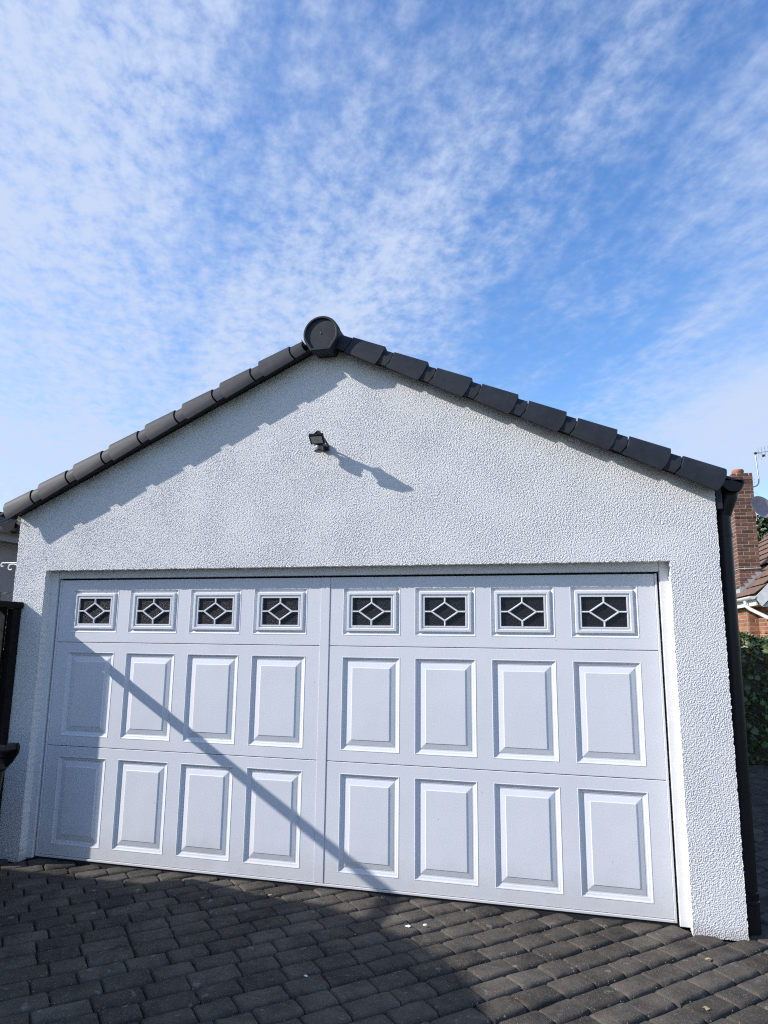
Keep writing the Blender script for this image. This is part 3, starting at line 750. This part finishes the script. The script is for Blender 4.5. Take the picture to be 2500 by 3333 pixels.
# ================================================================ FLOODLIGHT
fl = thing('floodlight', 'small black floodlight with motion sensor fixed on the white gable wall', 'floodlight', (.03, YW, 2.83))
mx = Matrix.Translation((.012, -.284, 2.868)) @ Matrix.Rotation(R(4), 4, 'Z') @ Matrix.Rotation(R(52), 4, 'X') @ Matrix.Rotation(R(-2), 4, 'Y')
mb = MB(); mb.cbox(-.0495, .0495, -.006, .016, -.039, .039, .004, mx); mb.prism([(-.040, -.030), (.040, -.030), (.040, .030), (-.040, .030)], .014, .052, lambda a, b, t: mx @ Vector((a*(1 if t < .02 else .7), t, b*(1 if t < .02 else .75)-(0 if t < .02 else .012))))
fb = mb.build('housing', MT['black'], fl)
mb = MB()
for zf in (-.022, -.011, 0, .011, .022): mb.box(-.026, .026, .0515, .058, zf*.7-.0135, zf*.7-.0105, mx)
tag(mb.build('cooling_fins', MT['black'], fb), kind='stuff')
mb = MB(); mb.cbox(-.0375, .0375, -.0085, -.0058, -.027, .027, .001, mx); ln = mb.build('lens', MT['lens'], fl)
mb = MB(); mb.box(-.014, .014, -.0092, -.0086, -.010, .010, mx); mb.build('led', MT['led'], ln)
mb = MB(); mb.tube([(0.0, -.262, 2.903), (0.0, -.230, 2.926)], .020, 18); mb.tube([(0.0, -.240, 2.905), (-.006, -.19, 2.89), (-.012, -.165, 2.876)], .014, 10); mb.build('knuckle', MT['black'], fl)
mb = MB(); mb.tube([(.050, -.276, 2.885), (.058, -.25, 2.866), (.054, -.19, 2.858), (.04, -.13, 2.862), (.02, -.100, 2.862)], .0065, 8)
mb.tube([(-.012, -.150, 2.858), (-.004, -.125, 2.860), (.004, -.108, 2.862)], .012, 8); mb.build('bracket_arm', MT['blackmatt'], fl)
mb = MB(); mb.cbox(-.022, .034, -.112, -.0895, 2.838, 2.884, .004); mb.build('wall_plate', MT['blackmatt'], fl)
mb = MB(); mb.lathe([(.030, .028), (.033, .024), (.033, .012), (.028, .009)], 22, Matrix.Translation((-.014, -.168, 2.846))); mb.lathe([(.030, -.030), (.031, -.026), (.031, -.022), (.026, -.0215)], 22, Matrix.Translation((-.014, -.168, 2.846)))
mb.build('sensor_body', MT['black'], fl)
mb = MB(); mb.lathe([(.026, -.021), (.029, -.012), (.029, .002), (.027, .0085)], 22, Matrix.Translation((-.014, -.168, 2.846))); mb.build('sensor_lens', MT['sensor'], fl)

# ================================================================ GARDEN GATEWAY (left)
gw = thing('gateway', 'dark timber gate post and cap rail against the left corner of the garage', 'gateway', (-2.38, -.2, GZ))
mb = MB(); mb.cbox(-2.388, -2.332, -.168, -.093, GZ-.05, 1.772, .003); mb.build('post', MT['timber'], gw)
mb = MB(); mb.cbox(-2.386, -2.316, -1.62, -.092, 1.774, 1.818, .003); mb.build('cap_rail', MT['timber'], gw)
mb = MB(); mb.cbox(-2.400, -2.330, -1.60, -1.50, GZ-.05, 1.772, .004); mb.build('post', MT['timber'], gw)  # unseen far post, added by guess to suit the cast shadows
mb = MB(); mb.cbox(-2.345, -2.329, -.150, -.100, 1.735, 1.7735, .003); mb.build('packing_block', MT['timber'], gw)
mb = MB(); mb.prism([(-.282, GZ-.02), (-.208, GZ-.02), (-.208, 1.715), (-.282, 1.765)], -2.392, -2.368, lambda a, b, t: (t, a, b)); mb.build('gate_board', MT['timber2'], gw)
mb = MB(); mb.cbox(-2.412, -2.3925, -.284, -.160, GZ-.02, 1.800, .002); mb.build('light_stop_board', MT['timber'], gw)  # board added behind the gate board, keeps sun from leaking onto the door
mb = MB()
mb.cbox(-2.436, -2.4125, -.275, -.10, .40, .47, .003); mb.build('rail', MT['timber'], gw)
mb = MB(); mb.cbox(-2.436, -2.4125, -.275, -.10, 1.40, 1.47, .003); mb.build('rail', MT['timber'], gw)

# ================================================================ WHEELIE BIN
wb = thing('wheelie_bin', 'dark plastic wheelie bin with its lid handle beside the left pier', 'bin', (-1.95, -.93, GZ))
wb.rotation_euler = (0, 0, 0)
bx = Matrix.Translation((-2.010, -.915, 0)) @ Matrix.Rotation(R(-15), 4, 'Z')   # local +x is the back with the handle
def rrect(hx, hy, c): return [(-hx+c, -hy), (hx-c, -hy), (hx, -hy+c), (hx, hy-c), (hx-c, hy), (-hx+c, hy), (-hx, hy-c), (-hx, -hy+c)]
mb = MB(); V = []; lv = [(.20, .185, GZ+.04, .02), (.205, .19, GZ+.10, .0), (.245, .225, .78, .0), (.262, .240, .80, 0), (.262, .240, .86, 0)]
for hx, hy, z, sh in lv: V += [bx @ Vector((a+sh*.5, b, z)) for a, b in rrect(hx, hy, .03)]
Fc = [(k*8+i, k*8+(i+1) % 8, k*8+8+(i+1) % 8, k*8+8+i) for k in range(len(lv)-1) for i in range(8)]+[tuple(range(7, -1, -1)), tuple(range(32, 40))]
mb.add(V, Fc); body = mb.build('body', MT['bin'], wb)
mb = MB(); V = []; lv = [(.272, .250, .868), (.275, .253, .895), (.24, .22, .925), (.12, .11, .935)]
for hx, hy, z in lv: V += [bx @ Vector((a, b, z)) for a, b in rrect(hx, hy, .03)]
mb.add(V, [(k*8+i, k*8+(i+1) % 8, k*8+8+(i+1) % 8, k*8+8+i) for k in range(3) for i in range(8)]+[tuple(range(7, -1, -1)), tuple(range(24, 32))]); mb.build('lid', MT['bin'], wb)
def bp(a, b, z): return bx @ Vector((a, b, z))
mb = MB()
mb.tube([bp(.335, .20, .925), bp(.335, .03, .925)], .019, 14); mb.tube([bp(.335, -.03, .925), bp(.335, -.20, .925)], .019, 14); mb.tube([bp(.335, .0298, .925), bp(.335, -.0298, .925)], .023, 14)
mb.build('handle_bar', MT['bin'], wb)
for b in (-.215, .203):
    mb = MB()
    pr = [(.25, .80), (.30, .835), (.355, .895), (.362, .935), (.345, .953), (.25, .945)]
    mb.prism(pr, b, b+.012, lambda p, q, t: bp(p, t, q))
    mb.lathe([(.024, 0), (.024, .004), (.019, .004), (.019, .007)], 18, Matrix.Translation(bp(.335, b-.001, .925)) @ bx.to_3x3().to_4x4() @ Matrix.Rotation(R(90), 4, 'X'))
    mb.build('handle_bracket', MT['bin'], wb)
for s_ in (-1, 1):
    mb = MB(); mb.lathe([(.095, -.02), (.1, -.012), (.1, .012), (.095, .02)], 24, Matrix.Translation(bp(.13, s_*.215, GZ+.1)) @ bx.to_3x3().to_4x4() @ Matrix.Rotation(R(90), 4, 'X')); mb.build('wheel', MT['rubber'], wb)

# ================================================================ HANGING BASKET BRACKET (on the garage's left side wall)
hb = thing('basket_bracket', 'white scrolled hanging basket bracket on the garage side wall', 'bracket', (-2.43, .12, 2.1))
def scroll(c, r, a0, a1, n=14, sh=.5): return [(c[0]+r*(1-sh*i/n)*math.cos(R(a0+(a1-a0)*i/n)), .12, c[1]+r*(1-sh*i/n)*math.sin(R(a0+(a1-a0)*i/n))) for i in range(n+1)]
mb = MB(); mb.tube([(-2.43, .12, 2.138), (-2.735, .12, 2.139)]+scroll((-2.748, 2.122), .017, 80, 330), .0045, 8)
mb.build('arm', MT['whitemetal'], hb)
mb = MB(); mb.tube([(-2.432, .12, 2.05), (-2.58, .12, 2.115), (-2.64, .12, 2.128), (-2.67, .12, 2.127)]+scroll((-2.668, 2.100), .027, 90, 320), .0045, 8); mb.build('scroll_brace', MT['whitemetal'], hb)
mb = MB(); mb.box(-2.436, -2.428, .108, .132, 2.02, 2.17); mb.build('back_plate', MT['whitemetal'], hb)

# ================================================================ VEGETATION
def leaf_cloud(mb, centers, n, size, flat=0.0, seed=1):
    q = random.Random(seed)
    for _ in range(n):
        (cx, cy, cz, rx, ry, rz) = q.choice(centers)
        d = Vector((q.gauss(0, 1), q.gauss(0, 1), q.gauss(0, 1))).normalized(); rr = q.random()**0.35
        p = Vector((cx+d.x*rx*rr, cy+d.y*ry*rr, cz+d.z*rz*rr))
        leaf(mb, p, size*q.uniform(.6, 1.3), q, d)
def leaf(mb, p, s, q, d=None):
    nrm = Vector((q.gauss(0, 1), q.gauss(0, 1), q.gauss(0, 1)+.5))
    if d is not None: nrm += d*1.2
    nrm.normalize(); a = nrm.cross(Vector((q.gauss(0, 1), q.gauss(0, 1), q.gauss(0, 1)))).normalized(); b = nrm.cross(a)
    mb.add([p-a*s, p-a*s*.1+b*s*.55+nrm*s*.12, p+a*s, p-a*s*.1-b*s*.55+nrm*s*.12], [(0, 1, 2), (0, 2, 3)])
# bush behind the gateway
bush = thing('bush', 'green leafy bush behind the dark gate post left of the garage', 'bush', (-3.2, .9, 0))
mb = MB(); leaf_cloud(mb, [(-3.25, .95, 1.1, .55, .5, .95), (-2.98, .75, 1.35, .28, .3, .56), (-3.5, .8, 1.2, .4, .4, .7), (-2.9, .55, 1.45, .2, .2, .42)], 4200, .032, seed=3)
tag(mb.build('foliage', MT['bushleaf'], bush, fix=False), kind='stuff')
mb = MB()
for i in range(9):
    a = i*.7; mb.tube([(-3.2+.08*math.cos(a), .9+.08*math.sin(a), -.02), (-3.2+.25*math.cos(a), .9+.25*math.sin(a), .8), (-3.15+.45*math.cos(a), .85+.4*math.sin(a), 1.6)], [.018, .012, .005], 6)
mb.build('stem', MT['bark'], bush)
# ivy hedge at the end of the passage
hedge = thing('hedge', 'dense dark ivy hedge with a sunlit top behind the downpipe', 'hedge', (4.4, 6.2, 0))
mb = MB(); q = random.Random(8)
for i in range(11000):
    x = q.uniform(2.6, 7.2); f_ = q.random()
    topz = 1.60+.05*math.sin(x*5.1)+.04*math.sin(x*11.7)
    if f_ < .62: p = Vector((x, 5.92+abs(q.gauss(0, .10)), q.uniform(.03, topz)))
    else: p = Vector((x, q.uniform(5.9, 6.7), topz+q.gauss(0, .035)-.02))
    leaf(mb, p, q.uniform(.018, .045), q, Vector((0, -1, .3)) if f_ < .62 else Vector((-.2, -.3, 1)))
tag(mb.build('foliage', MT['ivy'], hedge, fix=False), kind='stuff')
mb = MB(); mb.box(2.7, 7.1, 6.06, 6.62, -.01, 1.50); mb.build('branch_core', MT['bark'], hedge)
lmesh = MB(); out = [(0, -.5), (.28, -.42), (.5, -.1), (.32, 0), (.42, .3), (.16, .22), (0, .6), (-.16, .22), (-.42, .3), (-.32, 0), (-.5, -.1), (-.28, -.42)]
lmesh.add([(0, 0, .05)]+[(a, b, -.06*abs(a)*2) for a, b in out], [(0, i+1, (i+1) % 12+1) for i in range(12)], True)
ivyme = lmesh.mesh('ivy_leaf', MT['ivy'], fix=False)
for i in range(150):
    t = q.random(); x = 3.35+q.uniform(0, 1.0)
    o = link('ivy_leaf', ivyme, hedge, (x, 5.86-q.uniform(0, .06), q.uniform(.25, 1.62)))
    s_ = q.uniform(.06, .10); o.scale = (s_, s_, s_); o.rotation_euler = (R(90)+q.gauss(0, .55), q.gauss(0, .5), q.gauss(0, .5))
def tree(name, label, x, y, centers, trunk_r, trunk_h, n, size, mtl, seed):
    t = thing(name, label, 'tree', (x, y, -.02))
    mb = MB(); mb.tube([(x, y, -.02), (x+.05, y, trunk_h*.5), (x, y+.05, trunk_h)], [trunk_r, trunk_r*.75, trunk_r*.3], 9)
    q = random.Random(seed)
    for c in centers:
        mb.tube([(x, y, trunk_h*.45), ((x+c[0])/2, (y+c[1])/2, (trunk_h*.45+c[2])/2+.1), (c[0], c[1], c[2])], [trunk_r*.5, trunk_r*.3, trunk_r*.1], 6)
    mb.build('trunk', MT['bark'], t)
    mb = MB(); leaf_cloud(mb, centers, n, size, seed=seed); tag(mb.build('crown', mtl, t, fix=False), kind='stuff')
    return t
tree('conifer_tree', 'dark evergreen tree behind the satellite dish', 8.2, 17.5, [(7.9, 17.5, 3.2, .9, 1.2, 1.6), (8.9, 17.3, 3.8, 1.2, 1.2, 1.7), (8.3, 18, 2.4, 1.4, 1.2, 1.4), (7.45, 17.3, 4.5, .5, .6, .9)], .22, 4.2, 5200, .10, MT['conifer'], 21)
tree('evergreen_shrub', 'tall green shrub seen in the slit between garage wall and downpipe', 5.5, 16.6, [(5.5, 16.6, 2.6, .65, .6, 1.4), (5.55, 16.6, 1.6, .75, .6, 1.2)], .08, 3.0, 2600, .07, MT['bushleaf'], 22)
# bare reddish treetop behind the gutter
bt = thing('bare_tree', 'bare reddish twiggy treetop behind the brick chimney', 'tree', (9.0, 27.5, -.02))
mb = MB(); mb.tube([(9.0, 27.5, -.02), (8.95, 27.5, 4.5), (8.9, 27.5, 7.2)], [.16, .10, .05], 8); mb.build('trunk', MT['bark'], bt)
mb = MB(); q = random.Random(4)
for i in range(90):
    a = q.uniform(0, 6.28); l = q.uniform(.6, 1.5); z0 = q.uniform(6.2, 7.4); sp = q.uniform(.2, .75)
    p0 = Vector((8.9, 27.5, z0)); p1 = p0+Vector((math.cos(a)*sp*l*.6, math.sin(a)*sp*.4, l*.7)); p2 = p1+Vector((math.cos(a)*sp*.5, 0, -.05+q.uniform(-.15, .2)))
    mb.tube([p0, p1, p2], [.016, .010, .004], 4, smooth=False)
tag(mb.build('twigs', MT['twig'], bt, fix=False), kind='stuff')

# ================================================================ BRICK HOUSE (right, far)
bh = thing('brick_house', 'orange brick bungalow with brown tiled roof and tall chimney beyond the hedge', 'house', (6, 11, 0))
XE, ZE, SR, YN, YF = 4.93, 2.40, 1.05, 9.42, 15.0
mb = MB(); mb.box(5.27, 9.4, 9.75, 15, -.02, 2.30); mb.box(5.07, 5.2695, 10.68, 12.6, -.02, 2.30); mb.prism([(5.27, 2.31), (9.4, 2.31), (7.33, 4.48)], 9.75, 14.9)
wall = mb.build('wall', MT['mortar'], bh)
bme = {}
def brick(part, c, dims, mtl, key):
    k = (key, tuple(round(d, 3) for d in dims))
    if k not in bme:
        b = MB(); d = [v/2 for v in dims]; b.cbox(-d[0], d[0], -d[1], d[1], -d[2], d[2], .004); bme[k] = b.mesh('brick', mtl)
    link('brick', bme[k], part, c)
def brick_face_x(part, x, y0, y1, z0, z1, mtl, key):     # wall looking towards -x
    k = 0; z = z0
    while z+.065 <= z1:
        y = y0-(.1125 if k % 2 else 0)
        while y < y1:
            a, b = max(y, y0)+.005, min(y+.215, y1-.0)
            if b-a > .04: brick(part, (x+rnd.uniform(-.002, .002)+.0065, (a+b)/2, z+.0325), (.02, round((b-a)*100)/100, .065), mtl, key)
            y += .225
        z += .075; k += 1
def brick_face_y(part, y, x0, x1, z0, z1, mtl, key):     # wall looking towards -y
    k = 0; z = z0
    while z+.065 <= z1:
        x = x0-(.1125 if k % 2 == 0 else 0)
        while x < x1:
            a, b = max(x, x0)+.005, min(x+.215, x1)
            if b-a > .04: brick(part, ((a+b)/2, y+rnd.uniform(-.002, .002)+.0065, z+.0325), (round((b-a)*100)/100, .02, .065), mtl, key)
            x += .225
        z += .075; k += 1
brick_face_x(wall, 5.07, 10.70, 12.5, 1.50, 2.30, MT['brickA'], 'a')
brick_face_y(wall, 10.68, 5.09, 5.26, 1.50, 2.30, MT['brickA'], 'b')
brick_face_x(wall, 5.27, 9.78, 10.66, 1.50, 2.30, MT['brickA'], 'a')
# roof in courses
mb = MB(); nc = 17; cw = .17
for k in range(nc):
    x0 = XE+cw*k; x1 = x0+cw+.04
    z0 = ZE+SR*(x0-XE)+.060; z1 = ZE+SR*(x1-XE)+.006
    nt = 20; yy = np.linspace(YN, YF, nt+1)
    for i in range(nt):
        dz = rnd.uniform(-.004, .004); a, b = yy[i]+.003, yy[i+1]-.003
        if x0 < 5.47 and b > 11.0 and a < 11.42 and x0 > 4.99: continue
        mb.add([(x0, a, z0+dz), (x0, b, z0+dz), (x1, b, z1), (x1, a, z1), (x0, a, z0-.014), (x0, b, z0-.014), (x1, b, z1-.02), (x1, a, z1-.02)],
               [(0, 1, 2, 3), (4, 7, 6, 5), (0, 4, 5, 1), (1, 5, 6, 2), (2, 6, 7, 3), (3, 7, 4, 0)])
mb.add([(XE+cw*nc, YN, ZE+SR*cw*nc), (XE+cw*nc, YF, ZE+SR*cw*nc), (9.8, YF, ZE), (9.8, YN, ZE)], [(0, 1, 2, 3)])
mb.add([(XE+.04, YN+.05, ZE), (XE+.04, YF, ZE), (XE+cw*nc, YF, ZE+SR*cw*nc-.05), (XE+cw*nc, YN+.05, ZE+SR*cw*nc-.05)], [(0, 1, 2, 3)])
roof = mb.build('roof', MT['claytile'], bh)
mb = MB(); mb.prism([(XE-.005, ZE-.03), (XE+.10, ZE-.19), (7.2, ZE+SR*2.15-.19), (7.2, ZE+SR*2.27)], YN-.01, YN+.02); mb.build('bargeboard', MT['pvc'], bh)
mb = MB(); mb.prism([(XE+.12, ZE-.20), (7.2, ZE-.20), (7.2, ZE+SR*2.1-.22)], YN+.03, YN+.06); mb.build('gable_cladding', MT['pvc'], bh)
mb = MB(); arc = [(XE-.045+.055*math.cos(R(180+180*i/10)), ZE-.01+.055*math.sin(R(180+180*i/10))) for i in range(11)]; mb.prism(arc, YN-.02, YF); mb.build('gutter', MT['pvc'], bh)
mb = MB(); mb.box(XE+.012, XE+.035, YN+.03, YF, ZE-.17, ZE-.012); mb.box(XE+.036, 5.30, YN+.07, YF, ZE-.15, ZE-.135); mb.build('fascia', MT['pvc'], bh)
mb = MB(); mb.tube([(XE-.045, 9.95, ZE-.07), (XE-.045, 9.95, ZE-.16), (XE+.01, 9.90, ZE-.22), (5.2, 9.66, ZE-.40), (5.22, 9.66, ZE-.48), (5.22, 9.66, 0)], .034, 12); mb.build('downpipe', MT['pvc'], bh)
# chimney
CX0, CX1, CY0, CY1, CZ0, CZ1 = 5.06, 5.46, 11.0, 11.42, 2.42, 5.00
mb = MB(); mb.box(CX0+.006, CX1-.006, CY0+.006, CY1-.006, CZ0-.1, CZ1)
ch = mb.build('chimney', MT['mortar'], roof)
k = 0; z = CZ0
while z < CZ1-.01:
    brick_rows = ((0, .215, .225, .40) if k % 2 else (0, .10, .11, .325, .335, .40))
    out = .012 if z > CZ1-.24 and z < CZ1-.10 else 0.0
    for a, b in zip(brick_rows[::2], brick_rows[1::2]):
        brick(ch, (CX0+(a+b)/2, CY0+.0125-out+rnd.uniform(-.003, .002), z+.0325), (round(b-a, 3)-.004, .02, .065), MT['brickB'], 'c')
    rows2 = ((.012, .10, .11, .325, .335, .42) if k % 2 else (.012, .215, .225, .42))
    for a, b in zip(rows2[::2], rows2[1::2]):
        brick(ch, (CX0+.0125-out+rnd.uniform(-.003, .002), CY0+(a+b)/2, z+.0325), (.02, round(b-a, 3)-.004, .065), MT['brickB'], 'd')
    z += .075; k += 1
mb = MB()
mb.lathe([(.13, 0), (.16, .02), (.13, .06), (.10, .075)], 16, Matrix.Translation((5.23, 11.2, CZ1-.01))); mb.build('flaunching', MT['mortar'], ch)
# pot (4th level avoided: it hangs from the house directly)
mb = MB(); mb.lathe([(.095, 0), (.097, .03), (.110, .05), (.118, .075), (.116, .105), (.102, .122), (.078, .122), (.074, .08)], 24, Matrix.Translation((5.235, 11.2, CZ1+.03))); mb.build('chimney_pot', MT['pot'], bh)
# stepped lead flashing on the cheek, apron on the down-slope face
mb = MB(); yl = CY0-.010; st = .075
pts_low = [(CX0-.01, ZE+SR*(CX0-XE)-.02), (CX1+.02, ZE+SR*(CX1-XE)+.01)]
poly = [pts_low[0], pts_low[1]]; zt = 2.975; x = CX1+.01
poly.append((x, zt)); x2 = x-.13; poly.append((x2, zt))
for i in range(4):
    poly.append((x2+.04, zt-st)); zt -= st; x2 = x2-.075; poly.append((max(x2, CX0-.005), zt))
mb.prism(poly, yl-.003, yl+.003); mb.box(CX0-.014, CX0-.009, CY0-.01, CY1, ZE+SR*.12-.03, ZE+SR*.12+.11)
mb.build('lead_flashing', MT['lead'], bh)
mb = MB(); mb.tube([(CX0-.018, CY0-.014, 3.035), (CX1+.01, CY0-.014, 3.05)], .008, 6); mb.tube([(CX0-.014, CY0, 3.035), (CX0-.014, CY1, 3.035)], .007, 6); mb.build('strap', MT['pvc'], bh)
mb = MB(); mb.tube([(CX0-.014, CY0-.012, 4.10), (CX1+.02, CY0-.012, 4.10)], .006, 6); mb.build('lashing_wire', MT['blackmatt'], bh)
# higher roof behind
mb = MB()
for k in range(14):
    x0 = 5.55+.16*k; z0 = 3.10+.62*(x0-5.55); x1 = x0+.19; z1 = 3.10+.62*(x1-5.55)-.018
    mb.add([(x0, 12.4, z0), (x0, 14.9, z0), (x1, 14.9, z1), (x1, 12.4, z1), (x0, 12.4, z0-.05), (x0, 14.9, z0-.05), (x1, 14.9, z1-.05), (x1, 12.4, z1-.05)],
           [(0, 1, 2, 3), (4, 7, 6, 5), (0, 4, 5, 1), (1, 5, 6, 2), (2, 6, 7, 3), (3, 7, 4, 0)])
mb.build('rear_roof', MT['claytile'], bh)
# aerial
ta = thing('tv_aerial', 'grey television aerial on a cranked pole beside the chimney', 'aerial', (CX1, 11.1, 4.7))
yy = 11.1
mb = MB(); mb.tube([(CX1-.01, yy, 4.755), (CX1+.05, yy, 4.757), (CX1+.105, yy, 4.785), (CX1+.135, yy, 4.84), (CX1+.14, yy, 4.92), (CX1+.115, yy, 5.50)], .0135, 10); mb.build('pole', MT['galv'], ta)
mb = MB(); mb.tube([(CX1+.08, yy-.02, 5.465), (CX1+.80, yy-.25, 5.50)], .006, 6)
for i in range(10):
    t = .12+.08*i; p = Vector((CX1+.08+.72*t, yy-.02-.23*t, 5.465+.035*t)); mb.tube([p+Vector((.02, .06, -.10)), p+Vector((-.02, -.06, .10))], .0035, 5)
mb.tube([(CX1+.17, yy-.03, 5.475), (CX1+.24, yy-.06, 5.41)], .005, 5); mb.tube([(CX1+.24, yy-.06, 5.41), (CX1+.31, yy-.07, 5.49)], .005, 5); mb.tube([(CX1+.25, yy-.06, 5.40), (CX1+.19, yy-.06, 5.30)], .003, 5)
mb.build('yagi_boom', MT['galv'], ta)
mb = MB(); mb.cbox(CX1+.225, CX1+.275, yy-.085, yy-.04, 5.375, 5.42, .006); mb.cbox(CX1+.085, CX1+.15, yy-.04, yy-.012, 5.45, 5.485, .004); mb.build('junction_box', MT['blackmatt'], ta)
# dish
sd = thing('satellite_dish', 'grey round satellite dish on the right side of the brick chimney', 'satellite dish', (CX1, 11.1, 4.3))
dc = Vector((CX1+.10, 10.86, 4.275)); dirn = Vector((.42, -.80, .35)).normalized()
rot = dirn.to_track_quat('Z', 'Y').to_matrix().to_4x4(); mxd = Matrix.Translation(dc) @ rot
mb = MB(); mb.lathe([(.02, -.060), (.12, -.046), (.20, -.022), (.262, .004), (.265, .010), (.258, .010), (.20, -.014), (.12, -.038), (.02, -.052)], 36, mxd); mb.build('dish', MT['dish'], sd)
mb = MB(); mb.tube([mxd @ Vector((0, -.25, 0)), mxd @ Vector((0, -.27, .05)), mxd @ Vector((0, -.12, .34))], .010, 8); mb.tube([mxd @ Vector((0, -.12, .32)), mxd @ Vector((0, -.09, .38))], .022, 10); mb.build('feed_arm', MT['blackmatt'], sd)
mb = MB(); mb.tube([dc-dirn*.058, dc-dirn*.12, Vector((CX1+.10, 11.02, 4.14)), Vector((CX1+.05, 11.05, 4.10)), Vector((CX1-.01, 11.06, 4.10))], .016, 8); mb.box(CX1+.002, CX1+.014, 11.0, 11.14, 4.02, 4.18); mb.build('wall_mount', MT['pvc'], sd)

# ================================================================ LEFT HOUSE (grey rendered, in shade)
lh = thing('grey_house', 'grey rendered house with dark roof behind the left corner of the garage', 'house', (-8, 4, 0))
mb = MB(); mb.box(-11, -5.75, -.4, 9, -.02, 2.86); mb.build('wall', MT['greyrender'], lh)
mb = MB()
for k in range(12):
    x0 = -5.50-.22*k; x1 = x0-.25; z0 = 2.93+.3*(.22*k)+.02; z1 = 2.93+.3*(.22*k+.25)
    mb.add([(x0, -.6, z0), (x0, 9.2, z0), (x1, 9.2, z1), (x1, -.6, z1), (x0, -.6, z0-.04), (x0, 9.2, z0-.04), (x1, 9.2, z1-.04), (x1, -.6, z1-.04)],
           [(0, 1, 2, 3), (4, 7, 6, 5), (0, 4, 5, 1), (1, 5, 6, 2), (2, 6, 7, 3), (3, 7, 4, 0)])
mb.add([(-8.15, -.6, 3.72), (-8.15, 9.2, 3.72), (-11.2, 9.2, 2.75), (-11.2, -.6, 2.75)], [(0, 1, 2, 3)])
mb.build('roof', MT['tile'], lh)
mb = MB(); arc = [(-5.47+.055*math.cos(R(180+180*i/10)), 2.93+.055*math.sin(R(180+180*i/10))) for i in range(11)]; mb.prism(arc, -.62, 9.22); mb.build('gutter', MT['greyrender'], lh)
mb = MB(); mb.box(-5.545, -5.53, -.6, 9.2, 2.78, 2.91); mb.box(-5.76, -5.546, -.6, 9.2, 2.79, 2.81); mb.build('fascia', MT['greyrender'], lh)

# ================================================================ ADDED SHADE CASTER, unseen house left of camera: eaves traced from the drive's shade
shade_house = thing('bungalow', 'unseen bungalow added left of the drive, eaves shaped to shade the foreground pavers', 'house', (-6, -6, 0))
EZ = 2.75; hoff = Vector(((EZ-GZ)*2.55/1.58, (EZ-GZ)/1.58))
eave = [(.10, -.235), (.36, -.36), (.56, -.475), (.80, -.63), (.97, -.80), (1.10, -.98), (1.17, -1.16), (1.20, -1.40)]  # outline of the shade on the drive, moved back along the sun below
eave = [(a-hoff.x, b-hoff.y) for a, b in eave]
outl = eave+[(eave[-1][0]+.03, -9.0), (-9.5, -9.0), (-9.5, eave[0][1])]
cx0, cy0 = -5.2, -4.4
inner = [(-3.45, -9) if False else (cx0+(a-cx0)*.92, cy0+(b-cy0)*.92) for a, b in outl]
mb = MB(); mb.prism(inner, -.02, EZ-.16, lambda a, b, t: (a, b, t)); mb.build('wall', MT['greyrender'], shade_house)
mb = MB(); mb.prism(outl, EZ-.15, EZ, lambda a, b, t: (a, b, t)); mb.build('fascia', MT['pvc'], shade_house)
mb = MB(); n = len(outl); rtop = [(cx0-1.2+(a-cx0)*.35, cy0-1.0+(b-cy0)*.35) for a, b in outl]
mb.add([(a, b, EZ+.004) for a, b in outl]+[(a, b, EZ+1.75) for a, b in rtop], [(i, (i+1) % n, n+(i+1) % n, n+i) for i in range(n)]+[tuple(range(n, 2*n))]); mb.build('roof', MT['tile'], shade_house)  # ridge raised to cut sky light from the left

# ================================================================ SMALL THINGS ON THE PAVING
def scrap(name, label, cat, x, y, s, m_, seed, pts=6, group=None):
    q = random.Random(seed); mb = MB(); out = []
    for i in range(pts): a = 2*math.pi*i/pts; rr = s*q.uniform(.35, 1.0); out.append((x+math.cos(a)*rr, y+math.sin(a)*rr*.6, GZ+.005+q.uniform(.0, .006)))
    top = [(x, y, GZ+.014)]+out; low = [(x, y, GZ+.012)]+[(a, b, c-.002) for a, b, c in out]
    mb.add(top, [(0, i+1, (i+1) % pts+1) for i in range(pts)]); mb.add(low, [(0, (i+1) % pts+1, i+1) for i in range(pts)])
    n_ = pts+1
    tag(mb.build(name, m_, fix=False), label, cat, group)
scrap('feather_tuft', 'larger white feathery tuft on the pavers at the shade edge', 'feather', .672, -.425, .022, MT['petal'], 3, 9)
scrap('feather_tuft', 'small white feathery tuft right of the larger one on the pavers', 'feather', .755, -.385, .015, MT['petal'], 5, 7)
scrap('feather_tuft', 'tiny white tuft in the shaded pavers by a cracked block', 'feather', .335, -1.10, .014, MT['petal'], 6, 7)
scrap('dry_leaf', 'yellowish dry leaf on a sunlit paver before the door centre', 'leaf', -.225, -.215, .022, MT['dryleaf'], 8, 7)
scrap('dry_leaf', 'pale dry leaf in a paving joint before the right pier', 'leaf', 2.175, -.40, .022, MT['dryleaf'], 9, 6)
scrap('dry_leaf', 'brown dry leaf on the pavers nearest the lower right corner', 'leaf', 2.07, -.90, .022, MT['dryleaf'], 10, 8)
